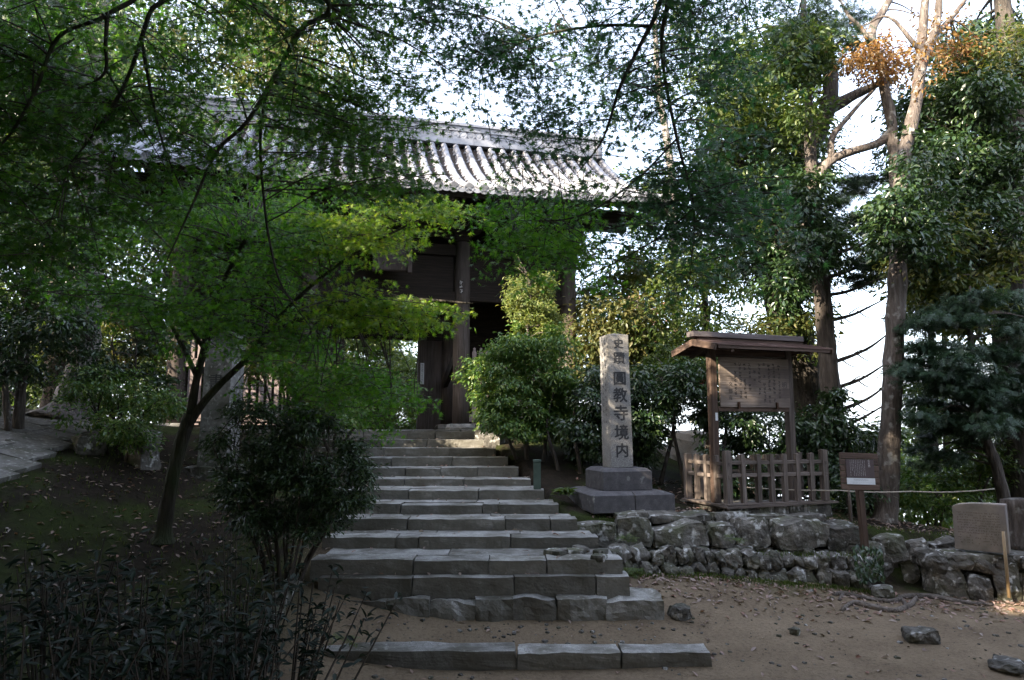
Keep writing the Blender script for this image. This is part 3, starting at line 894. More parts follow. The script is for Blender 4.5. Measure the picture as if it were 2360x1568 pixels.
# plinth
for i in range(7):
    w = FL / 7 * rng.uniform(0.9, 1.1)
    link('stone', rock_mesh('stone', (FL / 7 * 1.02, 0.3, 0.28), 600 + i, 4, 0.15, 0.08), M['rubble'], nb, loc=(FL * (i + .5) / 7, 0.17, 0.13))
for i in range(4):
    link('stone', rock_mesh('stone', (0.3, FD / 4 * 1.02, 0.26), 620 + i, 4, 0.15, 0.08), M['rubble'], nb, loc=(0.14, 0.32 + FD * (i + .5) / 4, 0.12))
for i, (x0, x1, z, t, y) in enumerate(((-0.08, 1.3, 0.275, .035, 0.05), (1.0, FL + .1, 0.285, .03, 0.06), (-0.05, FL + .06, 0.305, .02, 0.07))):
    me = rock_mesh('ledge_plank', (x1 - x0, 0.2, t), 640 + i, 5, 0.03, 0.02)
    link('ledge_plank', me, M['wood_x'], nb, loc=((x0 + x1) / 2, y, z), rot=(0, 0.008 * (i - 1), 0))
link('ledge_plank', rock_mesh('ledge_plank', (0.2, FD, 0.04), 655, 5, 0.03, 0.02), M['wood_y'], nb, loc=(0.03, FD / 2, 0.285))
link('earth_fill', MB().box((FL / 2 + .02, FD / 2 + .05, 0.11), (FL - .2, FD - .2, 0.3)).mesh('earth_fill'), M['rubble'], nb)

pf = empty('picket_fence', (fa.x, fa.y, FZ), RB, 'weathered square picket fence around the roofed notice board', 'fence')
PH2 = 0.78


def picket(w, h, name, x, y, seed, lean=0.0):
    me = rock_mesh(name, (w, w, h), seed, 3, 0.05, 0.03, 1.2)
    return link(name, me, M['wood_z'], pf, loc=(x, y, h / 2 + 0.015), rot=(0, lean, rng.uniform(-.06, .06)))


xs = [0.03, 0.32, 0.62, 0.88, 1.14, 1.40, 1.68, 1.96]
for i, x in enumerate(xs):
    big = i in (0, len(xs) - 1)
    picket(0.105 if big else 0.075, 0.84 if big else PH2, 'post' if big else 'picket', x, 0.06, 700 + i, rng.uniform(-.015, .015))
for i in range(1, 5):
    picket(0.105 if i == 4 else 0.07, PH2 - 0.02, 'post' if i == 4 else 'picket', 0.03, 0.06 + 0.28 * i, 720 + i)
for i in range(1, 8):
    picket(0.07, PH2 - .06, 'picket', 0.03 + 0.275 * i, 0.06 + 0.28 * 4, 730 + i)
for i in range(1, 4):
    picket(0.07, PH2, 'picket', 1.96, 0.06 + 0.28 * i, 740 + i)
for z in (0.66, 0.46):
    for (a, b, mm) in (((-0.02, 0.06, z), (2.02, 0.06, z - .005), 'wood_x'), ((-0.02, 1.18, z - .01), (2.02, 1.18, z - .02), 'wood_x'), ((0.03, 0.0, z - .02), (0.03, 1.22, z - .02), 'wood_y'), ((1.96, 0.0, z - .02), (1.96, 1.22, z - .02), 'wood_y')):
        mb = MB(); mb.bar(a, b, 0.045, 0.06)
        link('rail', bevelled(mb.mesh('rail'), 0.006), M[mm], pf)

bx0 = 0.02
bd = empty('notice_board', (fa.x, fa.y, FZ), RB, 'roofed wooden notice board with a faded brush-written panel standing inside the picket fence', 'notice board')
z_eave = at(1640, 815, 11.3).z - FZ; z_ridge = at(1580, 790, 11.5).z - FZ
by = 0.42
PXL, PXR = 0.06, 1.62
for x in (PXL, PXR):
    mb = MB(); mb.box((x, by, (z_eave + 0.12) / 2), (0.125, 0.125, z_eave + 0.12))
    link('post', bevelled(mb.mesh('post'), 0.008), M['brown_z'] if x == PXL else M['wood_z'], bd)
zb0 = at(1655, 938, 11.3).z - FZ; zb1 = z_eave - 0.05
npl = 5
for i in range(npl):
    h = (zb1 - zb0) / npl
    mb = MB(); mb.box((0.86, by - 0.075, zb0 + h * (i + .5)), (1.42, 0.035, h - 0.001))
    link('board_plank', bevelled(mb.mesh('board_plank'), 0.003), M['board_x'], bd)
for x in (0.4, 1.3):
    mb = MB(); mb.box((x, by - 0.035, zb0 + (zb1 - zb0) / 2), (0.06, 0.04, zb1 - zb0 - .02)); mb.build('back_batten', M['brown_z'], bd)
mb = MB(); mb.box((0.86, by - 0.05, zb0 + (zb1 - zb0) / 2), (1.36, 0.01, zb1 - zb0 - .03)); mb.build('backing', M['board_x'], bd)
for z, y_, hh in ((zb0 - 0.03, by - .03, 0.085), (z_eave + 0.03, by, 0.1)):
    mb = MB(); mb.box((0.84, y_, z), (1.44, 0.07, hh))
    link('crossbeam', bevelled(mb.mesh('crossbeam'), 0.005), M['brown_x'], bd)
for x in (0.5, 1.28):
    mb = MB(); mb.box((x, by - 0.11, zb0 + 0.03), (0.035, 0.03, 0.11)); mb.build('iron_bracket', M['rust'], bd)
mb = MB()
fy = by - 0.0945
Hb = zb1 - zb0
colx = [1.36, 1.25, 1.15, 1.05, 0.95, 0.85, 0.75, 0.655, 0.56, 0.46]
colr = [(.86, .2), (.88, .14), (.86, .1), (.88, .12), (.86, .28), (.72, .5), (.86, .3), (.86, .1), (.86, .15), (.86, .2)]
for x, (t0, t1) in zip(colx, colr):
    z = zb0 + Hb * t0
    while z > zb0 + Hb * t1:
        if rng.random() < 0.85: strokes(mb, x, z, 0.056, 0.058, 7, lambda p, q_: Vector((p, fy, q_)), 0.0095)
        z -= 0.068
tag(mb.build('brush_writing', M['faded_ink'], bd), kind='stuff')
for ch, x, z, s in (('明', 1.46, zb0 + Hb * .46, .11), ('文', 0.36, zb0 + Hb * .46, .085), ('部', 0.355, zb0 + Hb * .32, .085), ('省', 0.35, zb0 + Hb * .19, .085)):
    link('brush_writing', text_mesh(ch, s, 0.001), M['faded_ink'], bd, loc=(x, fy, z), rot=(math.radians(90), 0, 0))
mb = MB(); mb.box((PXL + 0.02, by - 0.066, zb0 - 0.16), (0.045, 0.004, 0.13)); mb.build('paper_slip', M['paper'], bd)

# roof of the notice board: shingle boards on two slopes, barge boards, ridge plank
OX0, OX1 = -0.27, 2.02
half = 0.62
zr = z_ridge
ze = z_eave + 0.06
for side in (-1, 1):
    nrow = 4
    for r in range(nrow):
        t0, t1 = r / nrow, (r + 1.25) / nrow
        nseg = 4
        for i in range(nseg):
            xx0 = OX0 + (OX1 - OX0) * i / nseg; xx1 = OX0 + (OX1 - OX0) * (i + 1) / nseg - 0.004
            ya, yb = by + side * half * t0, by + side * half * min(t1, 1.04)
            za, zb_ = zr + (ze - zr) * t0 + 0.012, zr + (ze - zr) * min(t1, 1.04) + 0.038
            mb = MB(); mb.bar(((xx0 + xx1) / 2, ya, za), ((xx0 + xx1) / 2, yb, zb_), xx1 - xx0, 0.022)
            me = mb.mesh('shingle_board')
            link('shingle_board', me, M['roof_shingle'] if 'roof_shingle' in M else M.setdefault('roof_shingle', wood('red_brown_shingle', [(0.06, 0.035, 0.03), (0.12, 0.072, 0.06), (0.21, 0.15, 0.13)], 0, vary=0.2)), bd)
    for x in (OX0 - 0.02, OX1 + 0.02):
        mb = MB(); mb.bar((x, by, zr - 0.02), (x, by + side * half * 1.02, ze - 0.01), 0.035, 0.11)
        link('bargeboard', bevelled(mb.mesh('bargeboard'), 0.004), M['brown_y'], bd)
    mb = MB(); mb.bar((OX0 + .03, by + side * half * .97, ze - 0.005), (OX1 - .03, by + side * half * .97, ze - 0.005), 0.05, 0.05)
    link('eave_batten', mb.mesh('eave_batten'), M['brown_x'], bd)
    for x in (PXL, PXR):
        mb = MB(); mb.bar((x, by, zr - 0.06), (x, by + side * half * .95, ze - 0.045), 0.06, 0.07); link('rafter', mb.mesh('rafter'), M['brown_y'], bd)
mb = MB(); mb.box(((OX0 + OX1) / 2 - 0.02, by, zr + 0.03), (OX1 - OX0 - 0.12, 0.12, 0.06)); link('ridge_batten', mb.mesh('ridge_batten'), M['brown_x'], bd)
mb = MB(); mb.box(((OX0 + OX1) / 2 - 0.08, by, zr + 0.115), (OX1 - OX0 - 0.02, 0.2, 0.09)); link('ridge_cap', bevelled(mb.mesh('ridge_cap'), 0.006), M['ridge_cap'] if 'ridge_cap' in M else M.setdefault('ridge_cap', wood('grey_ridge_plank', [(0.055, 0.045, 0.044), (0.1, 0.084, 0.083), (0.15, 0.13, 0.13)], 0)), bd)

# ------------------------------------------------------------------ small information sign on a leaning post
sb_ = at(2000, 1268, 10.05)
zs0 = at(1985, 1130, 10.05).z; zs1 = at(1985, 1044, 10.05).z
isg = empty('information_sign', (sb_.x, sb_.y, 0.4), math.radians(8), 'small brown text sign on planks nailed to a leaning square post', 'sign')
tp = at(1981, 1090, 10.05)
mb = MB(); mb.bar((0, 0.045, 0), (tp.x - sb_.x, 0.045, tp.z - 0.4), 0.085, 0.085, up=(0, 1, 0))
link('post', bevelled(mb.mesh('post'), 0.006), M['brown_z'], isg)
SW, SH = 0.6, zs1 - zs0
sx0 = tp.x - sb_.x
bz = zs0 - 0.4
sn = empty('sign_board', (sx0, 0, bz), parent=isg); sn.rotation_euler = (math.radians(-4), math.radians(2.0), 0)
for i in range(6):
    h = SH / 6
    mb = MB(); mb.box((rng.uniform(-.006, .006), 0, h * (i + .5)), (SW, 0.03, h - 0.006))
    link('plank', bevelled(mb.mesh('plank'), 0.004), M['brown_x'], sn)
mb = MB(); mb.box((-0.0, -0.02, SH * 0.58), (0.44, 0.008, SH * 0.5)); mb.build('text_plate', M['plate'], sn)
mb = MB(); mb.box((0.0, -0.021, SH * 0.235), (0.44, 0.008, SH * 0.17)); mb.build('white_strip', M['paper'], sn)
mb = MB()
for i in range(9):
    x = 0.07 - 0.028 * i
    z = SH * .79
    zend = SH * (.36 if rng.random() < .75 else .5)
    while z > zend:
        strokes(mb, x, z, 0.013, 0.014, 4, lambda p, q_: Vector((p, -0.0255, q_)), 0.0022)
        z -= 0.0165
mb.bar((0.105, -0.0255, SH * .36), (0.105, -0.0255, SH * .72), 0.0025, 0.0015)
mb.build('print', M['plate_ink'], sn)
for i, ch in enumerate('仁王門'):
    link('print', text_mesh(ch, 0.034, 0.0006), M['plate_ink'], sn, loc=(0.142, -0.0255, SH * (.79 - .075 * i)), rot=(math.radians(90), 0, 0))
mb = MB()
for i in range(22): strokes(mb, -0.11 + 0.0105 * i, SH * .27, 0.009, 0.013, 4, lambda p, q_: Vector((p, -0.0265, q_)), 0.0026)
for r in range(2):
    for i in range(34 if r == 0 else 17): strokes(mb, -0.18 + 0.0105 * i, SH * (.215 - .03 * r), 0.008, 0.006, 2, lambda p, q_: Vector((p, -0.0265, q_)), 0.0014)
mb.build('print', M['ink'], sn)

# rope fence
rpn = MB()
ra, rb_, rc = at(1932, 1131, 11.3), at(2100, 1133, 11.2), at(2292, 1127, 11.1)
r0 = at(1700, 1122, 12.4)
for a, b, sg in ((r0, ra, .02), (ra, rb_, .02), (rb_, rc, .03)):
    rpn.tube([a.lerp(b, t) - Vector((0, 0, sg * 4 * t * (1 - t))) for t in np.linspace(0, 1, 12)], 0.011, 5)
tag(rpn.build('rope', M['rope'], smooth=True), 'pale twisted rope strung from the picket fence to the leaning slim trunk', 'rope')
sk = MB(); p = at(1962, 1215, 11.3); sk.tube([p - Vector((0, 0, .15)), p + Vector((0, 0, .4)), at(1955, 1131, 11.3) + Vector((0, 0, .05))], [.03, .028, .024], 7)
tag(sk.build('rope_stake', M['wood_z'], smooth=True), 'thin wooden stake behind the small sign carrying the rope', 'stake')

# ------------------------------------------------------------------ inscribed stone tablet, stump, stakes
tb = at(2262, 1266, 9.82)
tab = empty('stone_tablet', tb, math.radians(-42), 'low inscribed stone tablet with a slightly arched top standing on the rock pedestal', 'monument')
tw, th, td = 0.63, at(2260, 1160, 9.82).z - tb.z, 0.2
poly = [(-tw / 2, -0.03), (tw / 2, -0.03), (tw / 2, th * 1.0), (tw * .2, th * 1.0), (-tw * .15, th * .985), (-tw * .4, th * .95), (-tw / 2, th * .9)]
mb = MB(); mb.prism(poly, 0, td, lambda p, d: Vector((p[0], d, p[1])))
slab = link('slab', bevelled(mb.mesh('slab'), 0.012, 2), M['slate'], tab)
mb = MB()
for r in range(13):
    z = th * (.78 - .055 * r)
    for i in range(26):
        if rng.random() < (.8 if r < 9 else .5): strokes(mb, -tw * .4 + tw * .8 * i / 26, z, 0.017, 0.022, 4, lambda p, q_: Vector((p, -0.0015, q_)), 0.005)
mb.build('inscription', M['worn_cut'], slab)
sp = at(2352, 1264, 10.2)
stump = empty('tree_stump', sp, label='sawn weathered wooden stump behind the stone tablet', cat='stump')
hh = at(2352, 1147, 10.2).z - sp.z
mb = MB(); mb.tube([Vector((-0.02 + .06 * (1 - t), 0, hh * t - 0.02)) for t in np.linspace(0, 1, 8)], [.2 - .035 * t for t in np.linspace(0, 1, 8)], 18, 0.35)
mb.build('bark', M['bark_grey'], stump, smooth=True)
bs = MB(); bs.tube([at(2326, 1378, 9.5), at(2321, 1320, 9.5), at(2312, 1225, 9.55)], [.022, .021, .019], 8)
tag(bs.build('bamboo_stake', M['bamboo'], smooth=True), 'slim bamboo stake leaning against the rock pedestal with its foot in sunlight', 'stake')
gp = MB(); p = at(1238, 1125, 11.6); gp.box((p.x, p.y, p.z + .2), (0.12, 0.12, 0.44)); gp.box((p.x, p.y, p.z + .445), (0.135, 0.135, 0.04))
tag(link('green_post', bevelled(gp.mesh('green_post'), 0.006), M['green_post']), 'short green painted post at the flank of the steps', 'post')

# loose stones in the yard
LOOSE = [(2122, 1476, .34, .26, .17, 'pale rounded rock half buried in the open dirt'), (1832, 1461, .11, .1, .09, 'small round pale stone alone on the dirt'),
         (1566, 1412, .24, .22, .18, 'angular grey stone beside the end of the rough block course'), (2030, 1318, .26, .26, .2, 'tilted brown boulder below the small sign post'),
         (2322, 1540, .4, .28, .1, 'low dark clod of stone near the yard corner')]
for i, (u, v, a, b, c, lab) in enumerate(LOOSE):
    z = 0.05
    for _ in range(6):
        p = at_z(u, v, z)
        if p.y > 9.45: p = at(u, v, 9.45)
        z = min(gz(p.x, p.y), .35)
    o = link('loose_stone', rock_mesh('loose_stone', (a, b, c), 800 + i, 6, 0.6, 0.16), M['rubble'], loc=(p.x, p.y, z + c * 0.28), rot=(0, 0, i))
    tag(o, lab, 'stone', 'loose stones lying in the yard')
for i, (u, v, y, a, b, c, lab) in enumerate([(1118, 1002, 16.0, .5, .4, .35, 'sunlit brown rock at the end of the top step'), (1140, 1022, 15.4, .45, .4, .4, 'grey rock at the end of the second highest step'),
                                             (330, 1045, 11.6, .5, .4, .75, 'upright pale boulder among the bank shrubs'),
                                             (205, 1030, 11.5, .45, .4, .4, 'dark low boulder under the bank shrubs'), (1598, 1040, 16.5, 1.5, .6, .9, 'large pale boulder glimpsed behind the dark hedge'),
                                             (1520, 1060, 17.0, .9, .6, .7, 'pale boulder behind the granite stele')]):
    p = at(u, v, y)
    tag(link('boulder', rock_mesh('boulder', (a, b, c), 840 + i, 5, 0.4, 0.12), M['granite'] if i > 3 else M['rubble'], loc=p, rot=(0, 0, i * 1.3)), lab, 'boulder')

# exposed roots
rt = empty('exposed_roots', at_z(2050, 1385, 0.12), label='two gnarled bare roots snaking over the dirt yard', cat='roots')
for pts in ([(1922, 1372, .03), (1945, 1368, .04), (2000, 1381, .042), (2060, 1386, .04), (2085, 1376, .045), (2160, 1378, .05), (2230, 1390, .042), (2290, 1396, .03)],
            [(1940, 1408, .03), (1965, 1391, .04), (2010, 1400, .05), (2060, 1408, .045), (2095, 1396, .042), (2112, 1380, .04)], [(1944, 1368, .03), (1934, 1385, .025)], [(2075, 1378, .03), (2090, 1398, .03)]):
    W = []
    for u, v, r in pts:
        z = .12
        for _ in range(5):
            p = at_z(u, v, z); z = gz(p.x, p.y) + r * .3
        W.append((p.x, p.y, z, r))
    S = spline(W, 4)
    MB().tube([Vector(p[:3]) - rt.location for p in S], [p[3] * .85 for p in S], 8, 0.5).build('root', M['root'], rt, smooth=True)

# second stele, half hidden behind the maple
p2 = at(500, 1098, 12.2)
s2 = empty('stone_stele', p2, math.radians(-6), 'lichened granite pillar half hidden behind the forked maple trunk and dark bush', 'monument')
h2 = at(500, 770, 12.2).z - p2.z
mb = MB(); mb.box((0, 0, h2 / 2), (0.52, 0.46, h2), taper=0.97); b = mb.n
mb.add([(-.252, -.223, h2 + .0005), (.252, -.223, h2 + .0005), (.252, .223, h2 + .0005), (-.252, .223, h2 + .0005), (0, 0, h2 + .06)], [(0, 1, 4), (1, 2, 4), (2, 3, 4), (3, 0, 4)])
pl2 = link('pillar', bevelled(mb.mesh('pillar'), 0.012, 2), M['old_granite'], s2, rot=(0, math.radians(1.0), 0))
for i, ch in enumerate('書寫山圓'):
    link('inscription', text_mesh(ch, 0.3, 0.004), M['ink'], pl2, loc=(-0.02, -0.226, h2 - 0.88 - 0.33 * i), rot=(math.radians(90), 0, 0))
link('base', rock_mesh('base', (0.9, 0.8, 0.4), 900, 5, 0.15, 0.06), M['rubble'], s2, loc=(0, 0, -0.02))

# ------------------------------------------------------------------ the temple gate
RG = math.radians(14)
ZB = 2.35
gate = empty('temple_gate', (1.57, 18.7, ZB), RG, 'old dark timber gate with a curved grey tiled roof atop the stairs', 'temple gate')
CX = [0.0, -3.0, -6.9, -9.9]
CYR = [0.0, 2.3, 4.6]
XE0, XE1 = -11.75, 1.95
XC = (XE0 + XE1) / 2
HE, HR = 5.68, 8.72       # roof deck heights above the podium at eave and ridge


def roof_h(x, t):
    return HE + (HR - HE) * (0.56 * t + 0.44 * t * t) + 0.2 * (abs(x - XC) / 6.85) ** 3 * (1 - t) ** 2


def roof_p(x, t, up=0.0):
    dt = 1e-3
    y = -2.3 + 4.6 * t
    dz = (roof_h(x, t + dt) - roof_h(x, t - dt)) / (2 * dt * 4.6)
    n = Vector((0, -dz, 1)).normalized()
    return Vector((x, y, roof_h(x, t))) + n * up, math.atan(dz)


# podium of squared stones
for side, (a, b) in enumerate((((-11.2, -1.25), (1.3, -1.25)), ((1.3, -1.25), (1.3, 5.9)))):
    L = math.hypot(b[0] - a[0], b[1] - a[1]); nst = int(L / 1.1)
    for i in range(nst):
        t = (i + .5) / nst
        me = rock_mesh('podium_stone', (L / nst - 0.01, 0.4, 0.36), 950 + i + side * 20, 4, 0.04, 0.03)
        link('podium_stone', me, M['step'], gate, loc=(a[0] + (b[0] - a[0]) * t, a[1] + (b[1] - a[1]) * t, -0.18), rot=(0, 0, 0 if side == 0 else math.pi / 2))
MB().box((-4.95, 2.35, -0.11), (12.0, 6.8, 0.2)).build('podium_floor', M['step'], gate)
colm = MB()
N_ = 16
pts = [Vector((0, 0, z)) for z in (0.12, 1, 2, 3, 4, 5.0)]
colm.tube(pts, [0.225, 0.222, 0.22, 0.217, 0.213, 0.208], N_)
colme = colm.mesh('column', True)
basem = rock_mesh('column_base', (0.75, 0.75, 0.26), 990, 5, 0.5, 0.04)
armm = MB()
armm.prism([(-0.55, 0.14), (-0.5, 0.02), (-0.28, -0.1), (0.28, -0.1), (0.5, 0.02), (0.55, 0.14)], -0.1, 0.1, lambda p, d: Vector((p[0], d, p[1])))
armm = armm.mesh('bracket_arm')
blk = MB().box((0, 0, 0), (0.42, 0.42, 0.2), taper=1.15).mesh('bearing_block')
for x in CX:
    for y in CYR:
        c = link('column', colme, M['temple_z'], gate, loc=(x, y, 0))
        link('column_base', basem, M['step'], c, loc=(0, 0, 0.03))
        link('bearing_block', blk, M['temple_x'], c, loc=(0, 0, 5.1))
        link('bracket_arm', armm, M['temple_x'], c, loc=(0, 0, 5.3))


def beam(a, b, w, h, name='beam', mat='temple_x'):
    mb = MB(); mb.bar(a, b, w, h)
    return link(name, bevelled(mb.mesh(name), 0.012), M[mat], gate)


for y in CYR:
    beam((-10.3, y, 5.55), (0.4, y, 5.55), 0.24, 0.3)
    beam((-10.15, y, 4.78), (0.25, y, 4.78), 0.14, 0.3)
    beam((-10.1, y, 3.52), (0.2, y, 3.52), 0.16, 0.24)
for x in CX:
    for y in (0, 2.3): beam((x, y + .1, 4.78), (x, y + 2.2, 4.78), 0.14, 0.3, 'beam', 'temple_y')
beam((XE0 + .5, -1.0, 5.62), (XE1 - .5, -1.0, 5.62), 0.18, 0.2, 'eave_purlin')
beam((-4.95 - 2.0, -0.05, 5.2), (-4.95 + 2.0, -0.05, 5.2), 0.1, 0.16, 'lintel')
# plank walls
for (x0, x1, y, z0, z1) in ((-3.0, 0, 0.02, 3.66, 4.6), (-9.9, -6.9, 0.02, 3.66, 4.6), (-6.9, -3.0, 0.04, 3.66, 4.6), (-3.0, 0, 2.3, 0.0, 7.6), (-9.9, -6.9, 2.3, 0.0, 7.6), (-6.9, -3, 2.3, 2.85, 7.6)):
    nb_ = max(2, int((z1 - z0) / 0.34))
    for i in range(nb_):
        h = (z1 - z0) / nb_
        mb = MB(); mb.box(((x0 + x1) / 2, y + (.008 if i % 2 else -.008), z0 + h * (i + .5)), (x1 - x0 - 0.33, 0.05, h + 0.012))
        link('wall_plank', mb.mesh('wall_plank'), M['temple_x'], gate)
for x, xs_ in ((0.0, 1), (-9.9, -1)):      # side walls of the guardian bays
    for ya, yb in ((0.2, 2.1), (2.5, 4.4)):
        for i in range(5):
            mb = MB(); mb.box((x, ya + (yb - ya) * (i + .5) / 5, 2.6), (0.05 + .006 * (i % 2), (yb - ya) / 5 + .008, 5.4)); link('wall_plank', mb.mesh('wall_plank'), M['temple_z'], gate)
# doorway in the middle row: jambs, lintel, wing panels, brace, paper notice
for x in (-3.78, -6.12):
    mb = MB(); mb.box((x, 2.3, 1.42), (0.24, 0.26, 2.84)); link('door_jamb', mb.mesh('door_jamb'), M['temple_z'], gate)
beam((-6.9, 2.3, 2.72), (-3.0, 2.3, 2.72), 0.24, 0.24, 'door_lintel')
for x0, x1 in ((-3.67, -3.19), (-6.71, -6.23)):
    for i in range(2):
        w = (x1 - x0) / 2
        mb = MB(); mb.box((x0 + w * (i + .5), 2.27, 1.3), (w + .004, 0.06 + .008 * i, 2.66)); link('door_panel', mb.mesh('door_panel'), M['temple_z'], gate)
mb = MB(); mb.bar((-3.1, 0.2, 1.95), (-3.1, 2.2, 1.35), 0.12, 0.3); link('knee_brace', mb.mesh('knee_brace'), M['temple_y'], gate)
mb = MB(); mb.box((-3.78, 2.155, 1.62), (0.11, 0.006, 0.62)); pn = mb.build('paper_notice', M['paper'], gate)
mb = MB()
for i in range(13): strokes(mb, -3.78, 1.88 - .043 * i, 0.06, 0.035, 4, lambda p, q_: Vector((p, 2.151, q_)), 0.006)
mb.build('notice_print', M['ink'], pn)
mb = MB(); mb.box((-3.06, -0.222, 3.75), (0.12, 0.006, 0.38)); ps = mb.build('name_slip', M['faded_ink'], gate)
mb = MB()
for i in range(3): strokes(mb, -3.06, 3.88 - .12 * i, 0.09, 0.1, 6, lambda p, q_: Vector((p, -0.226, q_)), 0.012)
mb.build('slip_print', M['plate_ink'], ps)
# hanging name tablet
mb = MB(); mb.box((-4.9, -0.55, 4.55), (0.95, 0.09, 1.15), rot=Matrix.Rotation(math.radians(-10), 3, 'X')); tbl = link('name_tablet', bevelled(mb.mesh('name_tablet'), 0.02), M['temple_z'], gate)
for x in (-5.33, -4.47):
    mb = MB(); mb.box((x, -0.6, 4.55), (0.12, 0.12, 1.25), rot=Matrix.Rotation(math.radians(-10), 3, 'X')); link('tablet_frame', bevelled(mb.mesh('tablet_frame'), 0.01), M['temple_z'], tbl)
# guardian bay pickets
pk = MB(); pk.box((0, 0, 0.95), (0.11, 0.07, 1.9)); b = pk.n
pk.add([(-.055, -.035, 1.9005), (.055, -.035, 1.9005), (.055, .035, 1.9005), (-.055, .035, 1.9005), (0, 0, 2.06)], [(0, 1, 4), (1, 2, 4), (2, 3, 4), (3, 0, 4)])
pk.box((0, 0, 2.0), (0.06, 0.06, 0.06)); pk = pk.mesh('bay_picket')
for x0, x1 in ((-2.75, -0.25), (-9.65, -7.15)):
    n = 14
    for i in range(n): link('bay_picket', pk, M['picket'], gate, loc=(x0 + (x1 - x0) * (i + .5) / n, -0.05, 0.12))
    for z in (0.3, 1.6):
        mb = MB(); mb.box(((x0 + x1) / 2, -0.1, z), (x1 - x0 + .1, 0.06, 0.2)); link('bay_rail', bevelled(mb.mesh('bay_rail'), 0.008), M['picket'], gate)

# roof
roof = empty('roof', (0, 0, 0), parent=gate)
mb = MB()
TT = np.linspace(0, 1, 12); XX = np.linspace(XE0, XE1, 24)
for sgn in (1, -1):
    for up, flip in ((0.0, 1), (-0.14, -1)):
        vs = []
        for t in TT:
            for x in XX:
                p, _ = roof_p(x, t, up)
                vs.append((p.x, p.y if sgn > 0 else 4.6 - p.y, p.z))
        m_ = len(XX)
        fs = [(i * m_ + j, i * m_ + j + 1, (i + 1) * m_ + j + 1, (i + 1) * m_ + j) for i in range(len(TT) - 1) for j in range(m_ - 1)]
        mb.add(vs, fs if flip * sgn > 0 else [f[::-1] for f in fs])
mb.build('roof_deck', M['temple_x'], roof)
NS = 14
TS = 5.66 / NS
seg = MB()
rA, rB = 0.0945, 0.0905
vs = []
for y, r in ((-TS / 2 - .02, rA), (TS / 2 + .01, rB)):
    for k in range(8):
        a = math.pi * k / 7
        vs.append((r * math.cos(a), y, r * math.sin(a) * 1.05))
fs = [(k, k + 8, k + 9, k + 1) for k in range(7)] + [tuple(range(8))]
seg.add(vs, fs)
segme = seg.mesh('round_tile')
segme.polygons.foreach_set('use_smooth', [True] * 7 + [False])
rows = np.linspace(XE0 + 0.06, XE1 - 0.06, 38)
GAP = rows[1] - rows[0]
rest = MB()
n_ind = 0
order = sorted(rows, key=lambda x: -x)
for x in order:
    for s in range(NS):
        t = (s + .5) / NS
        p, ang = roof_p(x, t, 0.06)
        dx, dz_, da = rng.uniform(-.004, .004), rng.uniform(-.002, .002), rng.uniform(-.008, .008)
        if n_ind < 294:
            link('round_tile', segme, M['tile'], roof, loc=(p.x + dx, p.y, p.z + dz_), rot=(ang, 0, da)); n_ind += 1
        else:
            R_ = Matrix.Rotation(ang, 3, 'X')
            rest.add([R_ @ Vector(v) + p for v in seg.v], seg.f)
tag(rest.build('round_tiles', M['tile'], roof), kind='stuff')
# pan tiles, 22 stepped courses in each channel
pan = MB(); NPC = 22
for g_ in range(len(rows) - 1):
    x = (rows[g_] + rows[g_ + 1]) / 2
    for c in range(NPC):
        t0, t1 = c / NPC, min((c + 1.12) / NPC, 0.999)
        vs = []
        for t, up in ((t0, 0.066), (t1, 0.04)):
            for k in range(5):
                a = -1 + k / 2
                p, _ = roof_p(x + a * (GAP / 2 - .03), t, up - 0.075 * (1 - a * a) + (0.004 * ((g_ * 7 + c * 3) % 5 - 2)))
                vs.append(p)
        for k in range(5):
            a = -1 + k / 2
            p, _ = roof_p(x + a * (GAP / 2 - .03), t0, 0.03 - 0.075 * (1 - a * a)); vs.append(p)
        pan.add(vs, [(k, k + 1, k + 6, k + 5) for k in range(4)] + [(k + 10, k + 11, k + 1, k) for k in range(4)])
tag(pan.build('pan_tiles', M['tile'], roof), kind='stuff')
# eave discs and drip tiles
ed = MB(); n = 16
prof = [(0.125, 0.0), (0.125, -0.06), (0.105, -0.06), (0.1, -0.045), (0.055, -0.045), (0.05, -0.058), (0.0, -0.06)]
vs = [(r * math.cos(2 * math.pi * k / n), y, r * math.sin(2 * math.pi * k / n)) for r, y in prof for k in range(n)]
ed.add(vs, [(i * n + k, i * n + (k + 1) % n, (i + 1) * n + (k + 1) % n, (i + 1) * n + k)[::-1] for i in range(len(prof) - 1) for k in range(n)])
ed = ed.mesh('eave_disc')
dr = MB()
vs = []
for z0 in (0.02, -0.075):
    for k in range(7):
        a = -1 + k / 3
        vs.append((a * (GAP / 2 - .05), 0.0, z0 - 0.06 * (1 - a * a)))
for k in range(7):
    a = -1 + k / 3
    vs.append((a * (GAP / 2 - .05), 0.12, 0.03 - 0.06 * (1 - a * a)))
dr.add(vs, [(k, k + 7, k + 8, k + 1) for k in range(6)] + [(k, k + 1, k + 15, k + 14) for k in range(6)])
dr = dr.mesh('drip_tile')
for i, x in enumerate(rows):
    p, ang = roof_p(x, 0.0, 0.03)
    link('eave_disc', ed, M['tile'], roof, loc=(p.x, p.y + 0.01, p.z), rot=(ang * .4, 0, 0))
    if i < len(rows) - 1:
        p, ang = roof_p(x + GAP / 2, 0.0, 0.05)
        link('drip_tile', dr, M['tile'], roof, loc=(p.x, p.y - 0.03, p.z))
